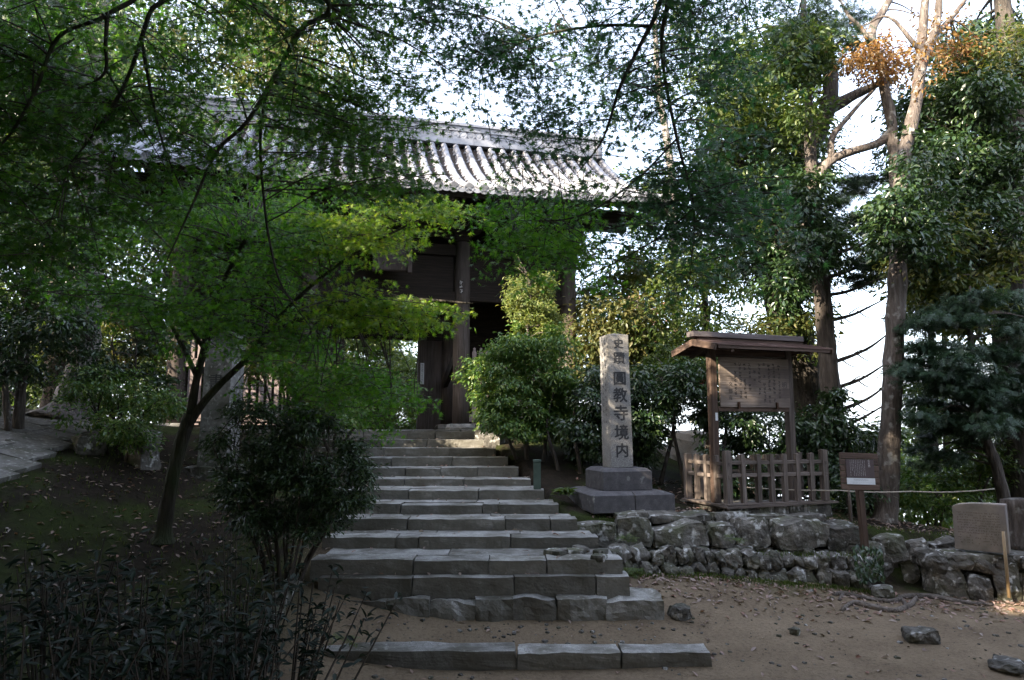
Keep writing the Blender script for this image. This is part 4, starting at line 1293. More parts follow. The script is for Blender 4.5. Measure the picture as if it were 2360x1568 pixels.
# ridge: base courses, disc row, wave course, capping tiles, end ornaments
RX0, RX1 = XE0 + 0.55, XE1 - 0.25
yr = 2.3
for z0, z1, w in ((HR - .05, HR + .10, .62), (HR + .102, HR + .16, .56), (HR + .40, HR + .45, .5), (HR + .58, HR + .64, .5)):
    nn = 16
    for i in range(nn):
        xa = RX0 + (RX1 - RX0) * i / nn; xb = RX0 + (RX1 - RX0) * (i + 1) / nn - .006
        link('ridge_slab', MB().box(((xa + xb) / 2, yr, (z0 + z1) / 2), (xb - xa, w, z1 - z0)).mesh('ridge_slab'), M['tile'], roof)
link('ridge_core', MB().box(((RX0 + RX1) / 2, yr, HR + .36), (RX1 - RX0 - .02, .38, .46)).mesh('ridge_core'), M['tile'], roof)
nd = 52
for i in range(nd):
    x = RX0 + .15 + (RX1 - RX0 - .3) * i / (nd - 1)
    o = link('ridge_disc', ed, M['tile'], roof, loc=(x, yr - .185, HR + .28)); o.scale = (.92, .8, .92)
wv = MB()
for i in range(nd):
    x = RX0 + .15 + (RX1 - RX0 - .3) * i / (nd - 1); w = (RX1 - RX0 - .3) / (nd - 1)
    for k in range(4):
        for a0, r in ((0, .11), (0, .07)):
            aa, ab = math.pi * k / 4, math.pi * (k + 1) / 4
            wv.bar((x + r * math.cos(aa), yr - .2, HR + .455 + r * math.sin(aa)), (x + r * math.cos(ab), yr - .2, HR + .455 + r * math.sin(ab)), .02, .02, up=(0, 1, 0))
tag(wv.build('wave_tiles', M['tile'], roof), kind='stuff')
nc = 34
capm = MB(); Lc = (RX1 - RX0) / nc
capm.add([(xx, r * math.cos(math.pi * k / 6), r * math.sin(math.pi * k / 6)) for xx, r in ((-Lc / 2 - .01, .15), (Lc / 2 + .01, .14)) for k in range(7)], [(k, k + 1, k + 8, k + 7)[::-1] for k in range(6)])
capm = capm.mesh('ridge_cap', True)
for i in range(nc): link('ridge_cap', capm, M['tile'], roof, loc=(RX0 + Lc * (i + .5), yr, HR + .64))
og = MB()
og.prism([(-.42, -.1), (.42, -.1), (.46, .1), (.36, .3), (.4, .5), (.28, .66), (.2, .9), (.08, .78), (0, .95), (-.08, .78), (-.2, .9), (-.28, .66), (-.4, .5), (-.36, .3), (-.46, .1)], -.07, .07, lambda p, d: Vector((d, p[0], p[1])))
og.tube([Vector((.02, 0, .35)), Vector((.16, 0, .35))], [.2, .14], 10)
og = og.mesh('ridge_end_tile')
for x in (RX0 - .07, RX1 + .07): link('ridge_end_tile', og, M['tile'], roof, loc=(x, yr, HR), rot=(0, 0, 0 if x > 0 else math.pi))
# verges, bargeboards, gable beams, fascia, rafters
for x in (XE0 + .02, XE1 - .02):
    for sgn in (1, -1):
        vs = []
        for t in np.linspace(-0.0, 1, 14):
            for dx in (-.05, .05):
                for up in (-0.02, -0.42):
                    p, _ = roof_p(x, t, up); vs.append((p.x + dx, p.y if sgn > 0 else 4.6 - p.y, p.z))
        fs = []
        for i in range(13):
            a = i * 4
            fs += [(a, a + 1, a + 5, a + 4), (a + 2, a + 6, a + 7, a + 3), (a + 1, a + 3, a + 7, a + 5), (a, a + 4, a + 6, a + 2)]
        MB().add(vs, fs + [(0, 2, 3, 1), (52, 53, 55, 54)]).build('bargeboard', M['temple_y'], roof)
for x0 in (0.0, -9.9):
    s = 1 if x0 == 0 else -1
    for y, z in ((0, 5.75), (2.3, 7.9), (4.6, 5.75), (-1.0, 5.75)):
        mb = MB(); mb.bar((x0 - s * .3, y, z), (x0 + s * 1.75, y, z), .22, .26); link('gable_purlin', bevelled(mb.mesh('gable_purlin'), .015), M['temple_x'], roof)
    mb = MB(); mb.add([(x0, 0.1, 5.7), (x0, 4.5, 5.7), (x0, 2.3, 8.3), (x0 + .06 * s, 0.1, 5.7), (x0 + .06 * s, 4.5, 5.7), (x0 + .06 * s, 2.3, 8.3)], [(0, 1, 2), (5, 4, 3), (0, 3, 4, 1), (1, 4, 5, 2), (2, 5, 3, 0)])
    mb.build('gable_wall', M['temple_y'], roof)
nr = 48
raf = []
for i in range(nr):
    x = XE0 + .15 + (XE1 - XE0 - .3) * i / (nr - 1)
    a, _ = roof_p(x, 0.012, -.2); b, _ = roof_p(x, 0.58, -.24)
    mb = MB(); mb.bar(a, b, .09, .11); link('rafter', mb.mesh('rafter'), M['temple_y'], roof)
vs = []
for x in XX:
    for up, dy in ((-.02, 0), (-.02, .07), (-.17, 0), (-.17, .07)):
        p, _ = roof_p(x, 0, up); vs.append((p.x, p.y + dy + .02, p.z))
fs = []
for i in range(len(XX) - 1):
    a = i * 4
    fs += [(a, a + 4, a + 6, a + 2)[::-1], (a + 1, a + 3, a + 7, a + 5)[::-1], (a + 2, a + 6, a + 7, a + 3)[::-1], (a, a + 1, a + 5, a + 4)[::-1]]
MB().add(vs, fs).build('fascia', M['temple_x'], roof)

# ------------------------------------------------------------------ maples
def maple(name, label, base_rows, branches, zones, group=None, twig_p=0.35, bark_m=None, nseg=10, reach=2.2):
    """base_rows: world (x, y, z, r) rows of the trunk; branches: lists of world rows; zones: dicts of sprays"""
    tr = [spline(base_rows, 6)] if base_rows else []
    br = [spline(b, 5) for b in branches]
    base = Vector((tr or br)[0][0][:3])
    root = empty(name, base, label=label, cat='tree', group=group)
    mb = MB()
    for t in tr: mb.tube([Vector(p[:3]) - base for p in t], [p[3] for p in t], nseg, 0.22)
    for t in br: mb.tube([Vector(p[:3]) - base for p in t], [p[3] for p in t], 6, 0.2)
    allp = np.vstack(tr + br)
    tw = MB()
    for z in zones:
        C = gather(z['C'], z.get('per', 7), z.get('sig', (.32, .30, .13))); k = len(C); nl = int(z.get('n', 30) * 1.35); L = z.get('L', 0.34)
        az = rng.uniform(0, 2 * math.pi, k) if z.get('az') is None else z['az'] + rng.normal(size=k) * 0.5
        ax = np.stack([np.cos(az), np.sin(az), rng.uniform(-.35, .1, k)], 1)
        bx = np.stack([-np.sin(az), np.cos(az), rng.uniform(-.25, .25, k)], 1)
        LL = L * rng.uniform(.7, 1.3, k)
        a = rng.uniform(-1, 1, (k, nl)); bb = rng.normal(size=(k, nl)) * 0.45 * (1.1 - 0.6 * np.abs(a))
        pos = C[:, None] + LL[:, None, None] * (a[..., None] * ax[:, None] + bb[..., None] * bx[:, None])
        pos[..., 2] += -0.2 * LL[:, None] * (a * a + bb * bb * 1.5) + rng.normal(size=(k, nl)) * z.get('thick', 0.055)
        up = np.array([0, 0, 1.0])
        nrm = up * .48 + np.array([0, -.55, 0]) + rng.normal(size=(k, nl, 3)) * z.get('tilt', 0.62)
        dr_ = ax[:, None] * np.sign(a)[..., None] * .6 + bx[:, None] * np.sign(bb)[..., None] * .8 + np.array([0, 0, -.5]) + 0 * pos
        sz = z.get('size', 0.094) * rng.uniform(.7, 1.2, k * nl)
        leaves('crown', pos.reshape(-1, 3) - np.array(base), nrm.reshape(-1, 3), sz, T_STAR, z['mat'], root, dr_.reshape(-1, 3))
        for i in range(k):
            c = Vector(C[i]) - base; A, B_ = Vector(ax[i]) * LL[i], Vector(bx[i]) * LL[i]
            tw.tube([c - A, c - A * .3 + Vector((0, 0, .02)), c + A * .4, c + A - Vector((0, 0, .15 * LL[i]))], [.005, .0045, .0035, .002], 3, cap=False)
            for s in (-1, 1):
                f = rng.uniform(-.5, .3)
                tw.tube([c + A * f, c + A * (f + .35) + B_ * (.6 * s) - Vector((0, 0, .06 * LL[i]))], [.0035, .0018], 3, cap=False)
            if rng.random() < z.get('twig_p', twig_p):
                d = np.linalg.norm(allp[:, :3] - C[i], axis=1); j = int(np.argmin(d))
                if d[j] < z.get('reach', reach): branch_to(tw, Vector(allp[j, :3]) - base, c - A, min(.014, allp[j, 3] * .6), .005, .06, 4, .06)
    tw.build('twigs', M['twig'], root)
    mb.build('trunk', bark_m or M['bark_maple'], root, smooth=True)
    return root


def W(rows): return [(*at(u, v, y), r) for u, v, y, r in rows]


ROOFGAP = [(440, 250), (700, 300), (880, 320), (880, 400), (700, 385), (480, 380), (330, 360), (330, 300)]
SKYGAP = [(930, 130), (1060, 215), (1220, 230), (1230, 330), (1230, 440), (880, 420), (890, 260), (900, 180)]
FRONTGATE = [(840, 560), (1050, 560), (1050, 990), (950, 990), (950, 770), (850, 770)]
# the maple on the bank, its forked trunk in full view
maple('maple_tree', 'slim forked maple growing on the mossy bank, its green layered boughs spreading over the steps',
      W([(372, 1252, 9.5, .17), (376, 1225, 9.5, .112), (388, 1150, 9.5, .095), (412, 1040, 9.5, .09), (438, 955, 9.5, .088)]),
      [W([(438, 962, 9.5, .07), (452, 880, 9.45, .056), (472, 800, 9.4, .056), (490, 720, 9.3, .046), (520, 640, 9.1, .036), (560, 560, 8.9, .025), (600, 500, 8.7, .012)]),
       W([(430, 985, 9.5, .066), (480, 915, 9.45, .055), (545, 850, 9.3, .047), (610, 790, 9.1, .045), (690, 735, 8.9, .036), (800, 700, 8.7, .027), (950, 690, 8.5, .018), (1090, 700, 8.4, .009)]),
       W([(560, 838, 9.3, .035), (640, 735, 9.0, .03), (740, 640, 8.8, .024), (860, 560, 8.6, .018), (980, 500, 8.5, .009)]),
       W([(455, 870, 9.45, .04), (400, 760, 9.6, .03), (340, 690, 9.7, .022), (260, 640, 9.8, .012)]),
       W([(470, 805, 9.4, .035), (420, 720, 9.5, .025), (370, 600, 9.6, .018), (330, 520, 9.7, .01)])],
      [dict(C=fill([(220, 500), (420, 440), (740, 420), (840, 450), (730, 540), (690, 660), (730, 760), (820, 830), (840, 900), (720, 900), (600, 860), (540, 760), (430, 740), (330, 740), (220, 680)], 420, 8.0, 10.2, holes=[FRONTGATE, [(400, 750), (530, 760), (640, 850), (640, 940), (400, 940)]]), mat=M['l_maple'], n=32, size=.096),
       dict(C=fill([(730, 490), (900, 450), (1040, 458), (1060, 482), (1000, 525), (890, 560), (770, 600), (720, 570)], 66, 8.2, 9.0), mat=M['l_maple_sunlit'], n=40, size=.096, L=.38, az=-0.2, thick=.025, tilt=.5, per=2, sig=(.22, .2, .04)),
       dict(C=fill([(770, 640), (880, 640), (960, 695), (1160, 708), (1140, 735), (960, 750), (850, 765), (740, 720)], 58, 8.0, 8.9), mat=M['l_maple_sunlit'], n=40, size=.096, L=.38, az=-0.1, thick=.025, tilt=.5, per=2, sig=(.22, .2, .04)),
       dict(C=fill([(720, 840), (860, 860), (940, 900), (950, 980), (850, 985), (740, 930)], 55, 8.6, 9.8), mat=M['l_maple'], n=28)], reach=1.6)
# a bigger maple rooted beside the yard path; only its hanging branches reach into view
maple('maple_tree', 'old maple whose thin dark branches hang down before the tiled roof and the mossy bank',
      [(-6.6, 3.2, .75, .26), (-6.3, 3.3, 2.5, .21), (-5.6, 3.6, 4.6, .17), (-4.4, 4.2, 6.4, .12), (-2.6, 4.8, 7.3, .08)],
      [[(-4.4, 4.2, 6.4, .06), (-3.0, 4.6, 6.9, .045)] + W([(740, -20, 5.4, .025), (690, 70, 5.5, .021), (640, 165, 5.6, .018), (610, 235, 5.65, .015), (600, 330, 5.7, .013), (606, 440, 5.75, .011), (622, 560, 5.8, .011), (650, 660, 5.9, .008), (720, 760, 6.0, .004)]),
       W([(640, 165, 5.6, .022), (570, 280, 5.5, .017), (500, 350, 5.45, .014), (440, 480, 5.4, .01), (385, 600, 5.35, .005)]),
       [(-5.0, 3.9, 5.6, .06)] + W([(400, -60, 5.2, .026), (350, 20, 5.2, .02), (325, 90, 5.2, .017), (300, 165, 5.2, .015), (258, 250, 5.2, .016), (215, 310, 5.25, .012), (160, 380, 5.3, .006)]),
       W([(325, 90, 5.2, .016), (345, 200, 5.3, .013), (375, 330, 5.35, .01), (420, 440, 5.4, .005)]),
       [(-5.6, 3.6, 4.6, .06)] + W([(262, -30, 5.0, .022), (245, 35, 5.0, .017), (135, 85, 5.0, .014), (85, 200, 5.05, .014), (30, 300, 5.1, .01), (-40, 380, 5.1, .006)]),
       W([(248, 30, 5.0, .018), (243, 100, 5.05, .014), (240, 170, 5.1, .011), (180, 205, 5.1, .005)]),
       W([(243, 160, 5.1, .01), (280, 220, 5.15, .008), (330, 300, 5.2, .005), (390, 400, 5.3, .003)])],
      [dict(C=fill([(-60, -40), (520, -40), (700, -40), (640, 120), (540, 170), (460, 240), (330, 330), (200, 420), (-60, 440)], 330, 4.9, 7.4, holes=[]), mat=M['l_maple_shade'], n=30),
       dict(C=fill([(560, -40), (860, -40), (960, 120), (880, 250), (720, 300), (560, 260), (460, 180)], 120, 5.2, 7.6, holes=[[(500, 30), (640, 60), (600, 160), (500, 170)]]), mat=M['l_maple_shade'], n=26),
       dict(C=fill([(130, 280), (460, 260), (880, 330), (900, 420), (700, 480), (300, 470), (100, 460)], 84, 5.2, 8.0), mat=M['l_maple_shade'], n=26),
       dict(C=fill([(690, 60), (900, 210), (890, 300), (870, 430), (740, 430), (640, 300)], 62, 5.4, 8.0), mat=M['l_maple_shade'], n=26),
       dict(C=fill([(200, 180), (560, 230), (640, 420), (480, 500), (200, 480)], 34, 5.2, 7.6), mat=M['l_maple_shade'], n=26),
       dict(C=fill([(-40, 430), (240, 430), (300, 560), (180, 660), (-40, 600)], 70, 5.2, 7.4), mat=M['l_maple_shade'], n=26)], reach=1.4)
# canopy of a third maple that stands beside the yard, beyond the frame
maple('maple_tree', 'maple whose airy bluish green canopy crosses the open sky over the roof ridge',
      [(6.0, 2.8, .3, .24), (5.7, 3.1, 2.4, .2), (4.9, 3.8, 4.8, .16), (3.6, 4.8, 6.8, .11), (2.2, 5.6, 7.8, .07)],
      [[(3.6, 4.8, 6.8, .06), (2.9, 5.3, 6.9, .05)] + W([(1580, -60, 5.8, .03), (1500, 60, 5.9, .022), (1430, 200, 6.0, .016), (1390, 320, 6.1, .01), (1330, 400, 6.2, .005)]),
       W([(1540, 0, 5.8, .025), (1525, 120, 6.0, .018), (1560, 320, 6.1, .014), (1600, 480, 6.2, .01), (1590, 640, 6.3, .005)]),
       W([(1500, 60, 5.9, .018), (1380, 60, 6.0, .014), (1220, 90, 6.1, .01), (1080, 170, 6.2, .005)]),
       W([(1220, 90, 6.1, .01), (1120, 40, 6.1, .008), (960, 20, 6.2, .005), (860, 70, 6.2, .003)]),
       W([(1560, 320, 6.1, .012), (1460, 420, 6.3, .01), (1330, 500, 6.5, .008), (1180, 510, 6.7, .004)]),
       W([(1600, 480, 6.2, .01), (1500, 560, 6.4, .008), (1350, 640, 6.6, .005)])],
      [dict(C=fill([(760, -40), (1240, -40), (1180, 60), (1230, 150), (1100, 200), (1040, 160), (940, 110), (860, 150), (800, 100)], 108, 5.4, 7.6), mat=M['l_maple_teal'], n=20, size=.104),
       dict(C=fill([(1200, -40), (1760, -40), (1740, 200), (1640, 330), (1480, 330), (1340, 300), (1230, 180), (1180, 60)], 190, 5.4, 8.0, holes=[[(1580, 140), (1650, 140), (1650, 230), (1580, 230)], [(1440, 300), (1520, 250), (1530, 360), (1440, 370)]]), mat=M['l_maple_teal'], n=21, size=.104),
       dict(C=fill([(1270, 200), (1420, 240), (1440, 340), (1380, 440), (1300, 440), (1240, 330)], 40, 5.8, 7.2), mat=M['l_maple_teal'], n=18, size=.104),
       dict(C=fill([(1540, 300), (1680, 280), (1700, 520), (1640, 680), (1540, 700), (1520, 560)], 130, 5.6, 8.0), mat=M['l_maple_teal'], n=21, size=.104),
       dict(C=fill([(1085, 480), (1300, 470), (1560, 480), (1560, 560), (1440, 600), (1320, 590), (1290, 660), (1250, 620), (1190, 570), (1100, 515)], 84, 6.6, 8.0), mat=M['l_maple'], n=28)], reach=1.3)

# ------------------------------------------------------------------ trees behind the yard, from the slope to the far side of the gate
G_TREES = 'trees standing on the slope beyond the terrace'
SKY_R = [(1920, 560), (2070, 560), (2060, 1000), (2140, 1060), (2140, 1150), (2060, 1120), (1940, 1060), (1930, 800)]
SKY_T = [(1960, 340), (2070, 300), (2080, 560), (1930, 560), (1900, 420)]
SKY_U = [(1760, 0), (1990, 0), (1990, 70), (1900, 70), (1800, 60)]
SKY_V = [(1390, 250), (1530, 260), (1530, 460), (1420, 470), (1400, 360)]
# pale barked slender tree (clear trunk beside the notice board) and its forked head
tree('pale_tree', 'slender tree with a pale ridged trunk standing behind the small text sign', 'tree',
     [[(2036, 1212, 12.0, .24), (2041, 1180, 12.0, .19), (2047, 1080, 12.0, .175), (2056, 900, 12.0, .165), (2064, 740, 12.0, .155), (2070, 600, 12.0, .15), (2075, 470, 12.1, .14), (2086, 350, 12.2, .125), (2112, 235, 12.3, .11), (2122, 120, 12.4, .09), (2135, -30, 12.5, .07)],
      [(2112, 235, 12.3, .085), (2128, 140, 12.3, .09), (2158, 63, 12.3, .075), (2166, -30, 12.3, .05)],
      [(2150, 85, 12.3, .06), (2190, 45, 12.4, .05), (2240, -20, 12.5, .03)],
      [(2122, 120, 12.4, .05), (2050, 40, 12.6, .03), (1990, 60, 12.8, .012)]], M['bark_grey'],
     [dict(C=fill([(2060, 40), (2240, -20), (2280, 100), (2180, 180), (2080, 160)], 9, 11.6, 13.6), R=.42, n=100, size=.09, mat=M['l_orange'], tmpl=T_OVAL)], limb_r=.02)
tree('orange_tree', 'crooked tree with a spray of orange autumn leaves against the white sky', 'tree',
     [[(2060, 640, 13.4, .12), (2062, 420, 13.4, .11), (2056, 290, 13.4, .105), (2040, 215, 13.4, .1), (2037, 166, 13.4, .095), (2022, 134, 13.4, .095), (2008, 95, 13.4, .1), (2014, 60, 13.4, .09), (2036, 25, 13.4, .08), (2066, -30, 13.4, .06)],
      [(2006, 98, 13.4, .055), (1985, 65, 13.5, .045), (1955, 35, 13.6, .035), (1932, -10, 13.7, .02)],
      [(2058, 300, 13.4, .08), (2024, 330, 13.5, .085), (1971, 347, 13.6, .085), (1915, 370, 13.7, .09), (1885, 410, 13.8, .1), (1868, 480, 14.1, .1), (1850, 560, 14.7, .12), (1835, 650, 15.3, .14)],
      [(1915, 368, 13.7, .075), (1918, 318, 13.6, .065), (1947, 280, 13.5, .05), (1975, 247, 13.4, .04), (2017, 205, 13.4, .025)]], M['bark_grey'],
     [dict(C=fill([(1940, 140), (2010, 100), (2070, 110), (2100, 160), (2060, 190), (2000, 180)], 20, 12.8, 13.8), R=.32, n=80, size=.1, mat=M['l_orange'], tmpl=T_OVAL),
      dict(C=fill([(1980, 60), (2160, 20), (2200, 120), (2100, 220), (2040, 200)], 10, 12.6, 14.0), R=.35, n=40, size=.1, mat=M['l_orange'], tmpl=T_OVAL)], limb_r=.02)
# big ivied trunk
tree('ivied_tree', 'thick dark trunk wrapped in climbing foliage, leaning behind the notice board roof', 'tree',
     [[(1880, 1060, 15.5, .42), (1862, 900, 15.5, .36), (1835, 780, 15.5, .36), (1800, 690, 15.5, .38), (1790, 590, 15.5, .36), (1800, 480, 15.5, .3), (1850, 360, 15.5, .24), (1885, 300, 15.5, .22), (1908, 250, 15.5, .2), (1915, 180, 15.5, .16), (1900, 60, 15.5, .1)],
      [(1915, 248, 15.5, .15), (1971, 219, 15.4, .11), (2024, 194, 15.3, .08), (2070, 180, 15.2, .05)],
      [(1800, 640, 15.5, .2), (1760, 560, 15.5, .16), (1720, 450, 15.6, .11), (1700, 320, 15.7, .06)]], M['bark_dark'],
     [dict(C=fill([(1740, 420), (1880, 380), (1900, 560), (1880, 700), (1800, 740), (1740, 640)], 30, 14.4, 15.8), R=.62, n=420, size=.13, mat=M['l_dark'], tmpl=T_OVAL),
      dict(C=fill([(1650, 160), (1760, 90), (1900, 110), (1900, 330), (1860, 470), (1740, 560), (1660, 560), (1590, 480), (1680, 330)], 40, 14.8, 18), R=.8, n=420, size=.14, mat=M['l_mid'], tmpl=T_OVAL),
      dict(C=fill([(1640, 100), (1900, 40), (1900, 330), (1640, 520)], 26, 15, 18.5), R=.85, n=420, size=.14, mat=M['l_mid'], tmpl=T_OVAL),
      dict(C=fill([(1780, 700), (1900, 680), (1900, 790), (1800, 800), (1700, 780)], 12, 14.2, 15.2), R=.5, n=170, size=.12, mat=M['l_olive'], tmpl=T_OVAL)], limb_r=.05)
# hinoki with dead side branches
dead = [[(1908, 800 + d, 14, .045), (1960 + 30 * s, 790 + d - 20 * s, 14.1, .03), (2030 + 20 * s, 760 + d - 30 * s, 14.2, .012)] for d, s in ((-120, 0), (-160, 1), (-60, .3), (40, 1.2), (100, .8), (155, 1.1), (190, .6), (-210, .8))]
dead += [[(u + f * 52, v - f * 18, y, .014), (u + f * 52 + 30 * s, v - f * 18 + 16 * q, y + .1, .009), (u + f * 52 + 62 * s, v - f * 18 + 10 * q, y + .15, .004)] for (u, v, y, _), f, s, q in [(d[0], .6 + .35 * (i % 3), .9, (-1) ** i) for d in dead for i in range(3)]]
tree('cypress', 'straight cypress with bare horizontal side branches showing against the white sky', 'tree',
     [[(1930, 1060, 14.0, .22), (1918, 930, 14, .2), (1905, 800, 14, .185), (1893, 660, 14, .17), (1882, 540, 14, .15), (1870, 380, 14, .12), (1858, 150, 14, .08), (1850, -40, 14, .05)]] + dead, M['bark_brown'],
     [dict(C=fill([(1830, 400), (1900, 420), (1930, 560), (1920, 630), (1850, 640), (1820, 560)], 20, 12.9, 13.8), R=.42, n=260, size=.115, mat=M['l_dark'], tmpl=T_OVAL),
      dict(C=fill([(1780, 40), (1890, 40), (1890, 340), (1830, 340)], 14, 12.9, 13.8), R=.42, n=220, size=.12, mat=M['l_mid'], tmpl=T_OVAL),
      dict(C=fill([(1880, 620), (2050, 580), (2060, 640), (1960, 660), (1900, 680)], 10, 13.4, 14.8), R=.3, n=60, size=.28, mat=M['l_hinoki'], tmpl=T_FAN, flat=.4),
      dict(C=fill([(1900, 420), (2060, 380), (2070, 580), (1900, 580)], 22, 13.6, 15.4), R=.36, n=110, size=.2, mat=M['l_hinoki'], tmpl=T_FAN, flat=.4),
      dict(C=fill([(1880, 900), (1990, 930), (2010, 1000), (1900, 1010)], 8, 13.0, 14), R=.34, n=110, size=.14, mat=M['l_dark'], tmpl=T_OVAL),
      dict(C=fill([(1760, -30), (1960, -30), (1990, 80), (1900, 200), (1800, 160)], 22, 13, 16), R=.5, n=130, size=.2, mat=M['l_hinoki'], tmpl=T_FAN, flat=.5)], limb_r=.025)
# great dark evergreen at the edge of the yard
tree('evergreen_oak', 'huge dark evergreen with a thick black trunk beside the tree stump', 'tree',
     [[(2375, 1235, 12.8, .52), (2362, 1140, 12.8, .44), (2350, 1000, 12.8, .4), (2342, 860, 12.8, .38), (2335, 650, 12.9, .34), (2340, 420, 13, .28), (2330, 150, 13.2, .2), (2300, -60, 13.4, .12)],
      [(2336, 680, 12.9, .2), (2260, 560, 13.2, .15), (2190, 470, 13.4, .1), (2130, 420, 13.6, .05)],
      [(2340, 420, 13, .16), (2240, 320, 13.4, .11), (2150, 290, 13.8, .05)]], M['bark_dark'],
     [dict(C=fill([(2050, 360), (2200, 200), (2380, 140), (2400, 620), (2330, 700), (2200, 720), (2080, 640), (2040, 480)], 88, 12, 15.5, holes=[[(2160, 250), (2240, 240), (2230, 330), (2150, 320)], [(2120, 300), (2150, 380), (2110, 380)]]), R=.66, n=420, size=.125, mat=M['l_dark'], tmpl=T_OVAL),
      dict(C=fill([(2010, 420), (2140, 320), (2150, 560), (2090, 640), (2030, 590)], 14, 11.1, 11.8), R=.4, n=260, size=.115, mat=M['l_dark'], tmpl=T_OVAL, reach=2.5),
      dict(C=fill([(2080, 260), (2200, 100), (2400, 40), (2400, 420), (2100, 440)], 44, 13, 16.5), R=.7, n=420, size=.13, mat=M['l_dark'], tmpl=T_OVAL),
      dict(C=fill([(2090, 560), (2200, 520), (2330, 560), (2300, 760), (2180, 760), (2100, 700)], 20, 11.8, 13), R=.5, n=260, size=.12, mat=M['l_olive'], tmpl=T_OVAL),
      dict(C=fill([(2180, 60), (2400, 20), (2400, 200), (2220, 200)], 16, 12.2, 15), R=.5, n=200, size=.12, mat=M['l_olive'], tmpl=T_OVAL)], limb_r=.05)
tree('cypress', 'young cypress with drooping blue-green sprays behind the inscribed tablet', 'tree',
     [[(2318, 1170, 11.6, .1), (2300, 1090, 11.6, .085), (2272, 1010, 11.6, .08), (2250, 960, 11.6, .075), (2240, 880, 11.6, .06), (2236, 760, 11.6, .04), (2236, 660, 11.6, .015)]], M['bark_brown'],
     [dict(C=fill([(2100, 760), (2230, 660), (2390, 700), (2390, 960), (2280, 1000), (2140, 1000), (2090, 900)], 60, 10.9, 12.6), R=.36, n=190, size=.19, mat=M['l_hinoki'], tmpl=T_FAN, flat=.45),
      dict(C=fill([(2080, 950), (2240, 980), (2260, 1060), (2130, 1080)], 14, 11.2, 12.8), R=.3, n=120, size=.17, mat=M['l_hinoki'], tmpl=T_FAN, flat=.45)], limb_r=.022)
for i, (u0, u1, y, r) in enumerate(((2160, 2150, 14.5, .085), (2188, 2180, 15.2, .075))):
    tree('slim_tree', ['slim dark trunk between the pale tree and the inscribed tablet, nearer the pale tree', 'thinner of the two slim trunks, nearer the inscribed tablet'][i], 'tree',
         [[(u0, 1190, y, r * 1.2), (u0 - 2, 1100, y, r), (u1, 980, y, r * .9), (u1 - 4, 800, y, r * .7), (u1, 600, y, r * .4)]], M['bark_brown'],
         [dict(C=fill([(2090, 880), (2230, 900), (2240, 1020), (2100, 1000)], 12, y - .6, y + 1), R=.5, n=120, size=.12, mat=M['l_mid'], tmpl=T_OVAL),
          dict(C=fill([(2090, 560), (2230, 560), (2240, 760), (2100, 760)], 12, y - .6, y + 1.2), R=.55, n=150, size=.13, mat=M['l_dark'], tmpl=T_OVAL)], limb_r=.02)
# pale thin trunk in the sky gap beside the roof
tree('birch_like_tree', 'thin pale trunk rising in the sky gap past the end of the tiled roof', 'tree',
     [[(1560, 860, 23, .16), (1556, 640, 23, .15), (1550, 460, 23, .145), (1545, 380, 23, .14), (1530, 280, 23, .13), (1518, 210, 23, .12), (1510, 60, 23, .09), (1512, -40, 23, .05)]], M['bark_pale'],
     [dict(C=fill([(1400, 370), (1500, 390), (1540, 470), (1560, 560), (1420, 470)], 10, 21, 25), R=.8, n=170, size=.2, mat=M['l_mid'], tmpl=T_RHOMB),
      dict(C=fill([(1440, 40), (1600, 0), (1640, 160), (1520, 240)], 9, 21.5, 25), R=.8, n=70, size=.2, mat=M['l_mid'], tmpl=T_RHOMB)], limb_r=.03)
# sunlit trees past the gate's end
SL = [('olive_tree', 'sunlit olive green tree seen between the gate and the notice board', [(1330, 560), (1520, 540), (1560, 700), (1500, 860), (1340, 850)], 19, 22, (1450, 1000), 'l_olive', 34),
      ('golden_tree', 'golden-leaved tree low behind the granite stele', [(1335, 720), (1480, 690), (1500, 880), (1340, 900)], 17.5, 20, (1400, 1020), 'l_gold', 22),
      ('leafy_tree', 'mid green tree between the granite stele and the notice board roof', [(1500, 600), (1700, 560), (1760, 700), (1640, 870), (1500, 860)], 17, 20.5, (1640, 1010), 'l_mid', 36)]
for nm, lab, poly, y0, y1, (u, v), mt, n in SL:
    yy = (y0 + y1) / 2
    um = sum(p[0] for p in poly) / len(poly); vt = min(p[1] for p in poly)
    tree(nm, lab, 'tree', [[(u, v + 20, yy, .2), (u, v - 100, yy, .16), ((u + um) / 2, (v + vt) / 2, yy, .12), (um, vt + 30, yy, .05)]], M['bark_dark'],
         [dict(C=fill(poly, n, y0, y1), R=.75, n=330, size=.15, mat=M[mt], tmpl=T_OVAL)], limb_r=.035, group=None)
tree('dead_creeper', 'tangle of dry tan creeper hanging in the trees above the granite stele', 'creeper',
     [[(1500, 860, 18.4, .05), (1480, 760, 18.3, .04), (1470, 690, 18.2, .03)]], M['bark_pale'],
     [dict(C=fill([(1440, 690), (1500, 690), (1510, 780), (1450, 770)], 16, 18, 18.8), R=.4, n=14, size=.12, mat=M['l_litter'], tmpl=T_RHOMB)], limb_r=.012, sag=-.2)
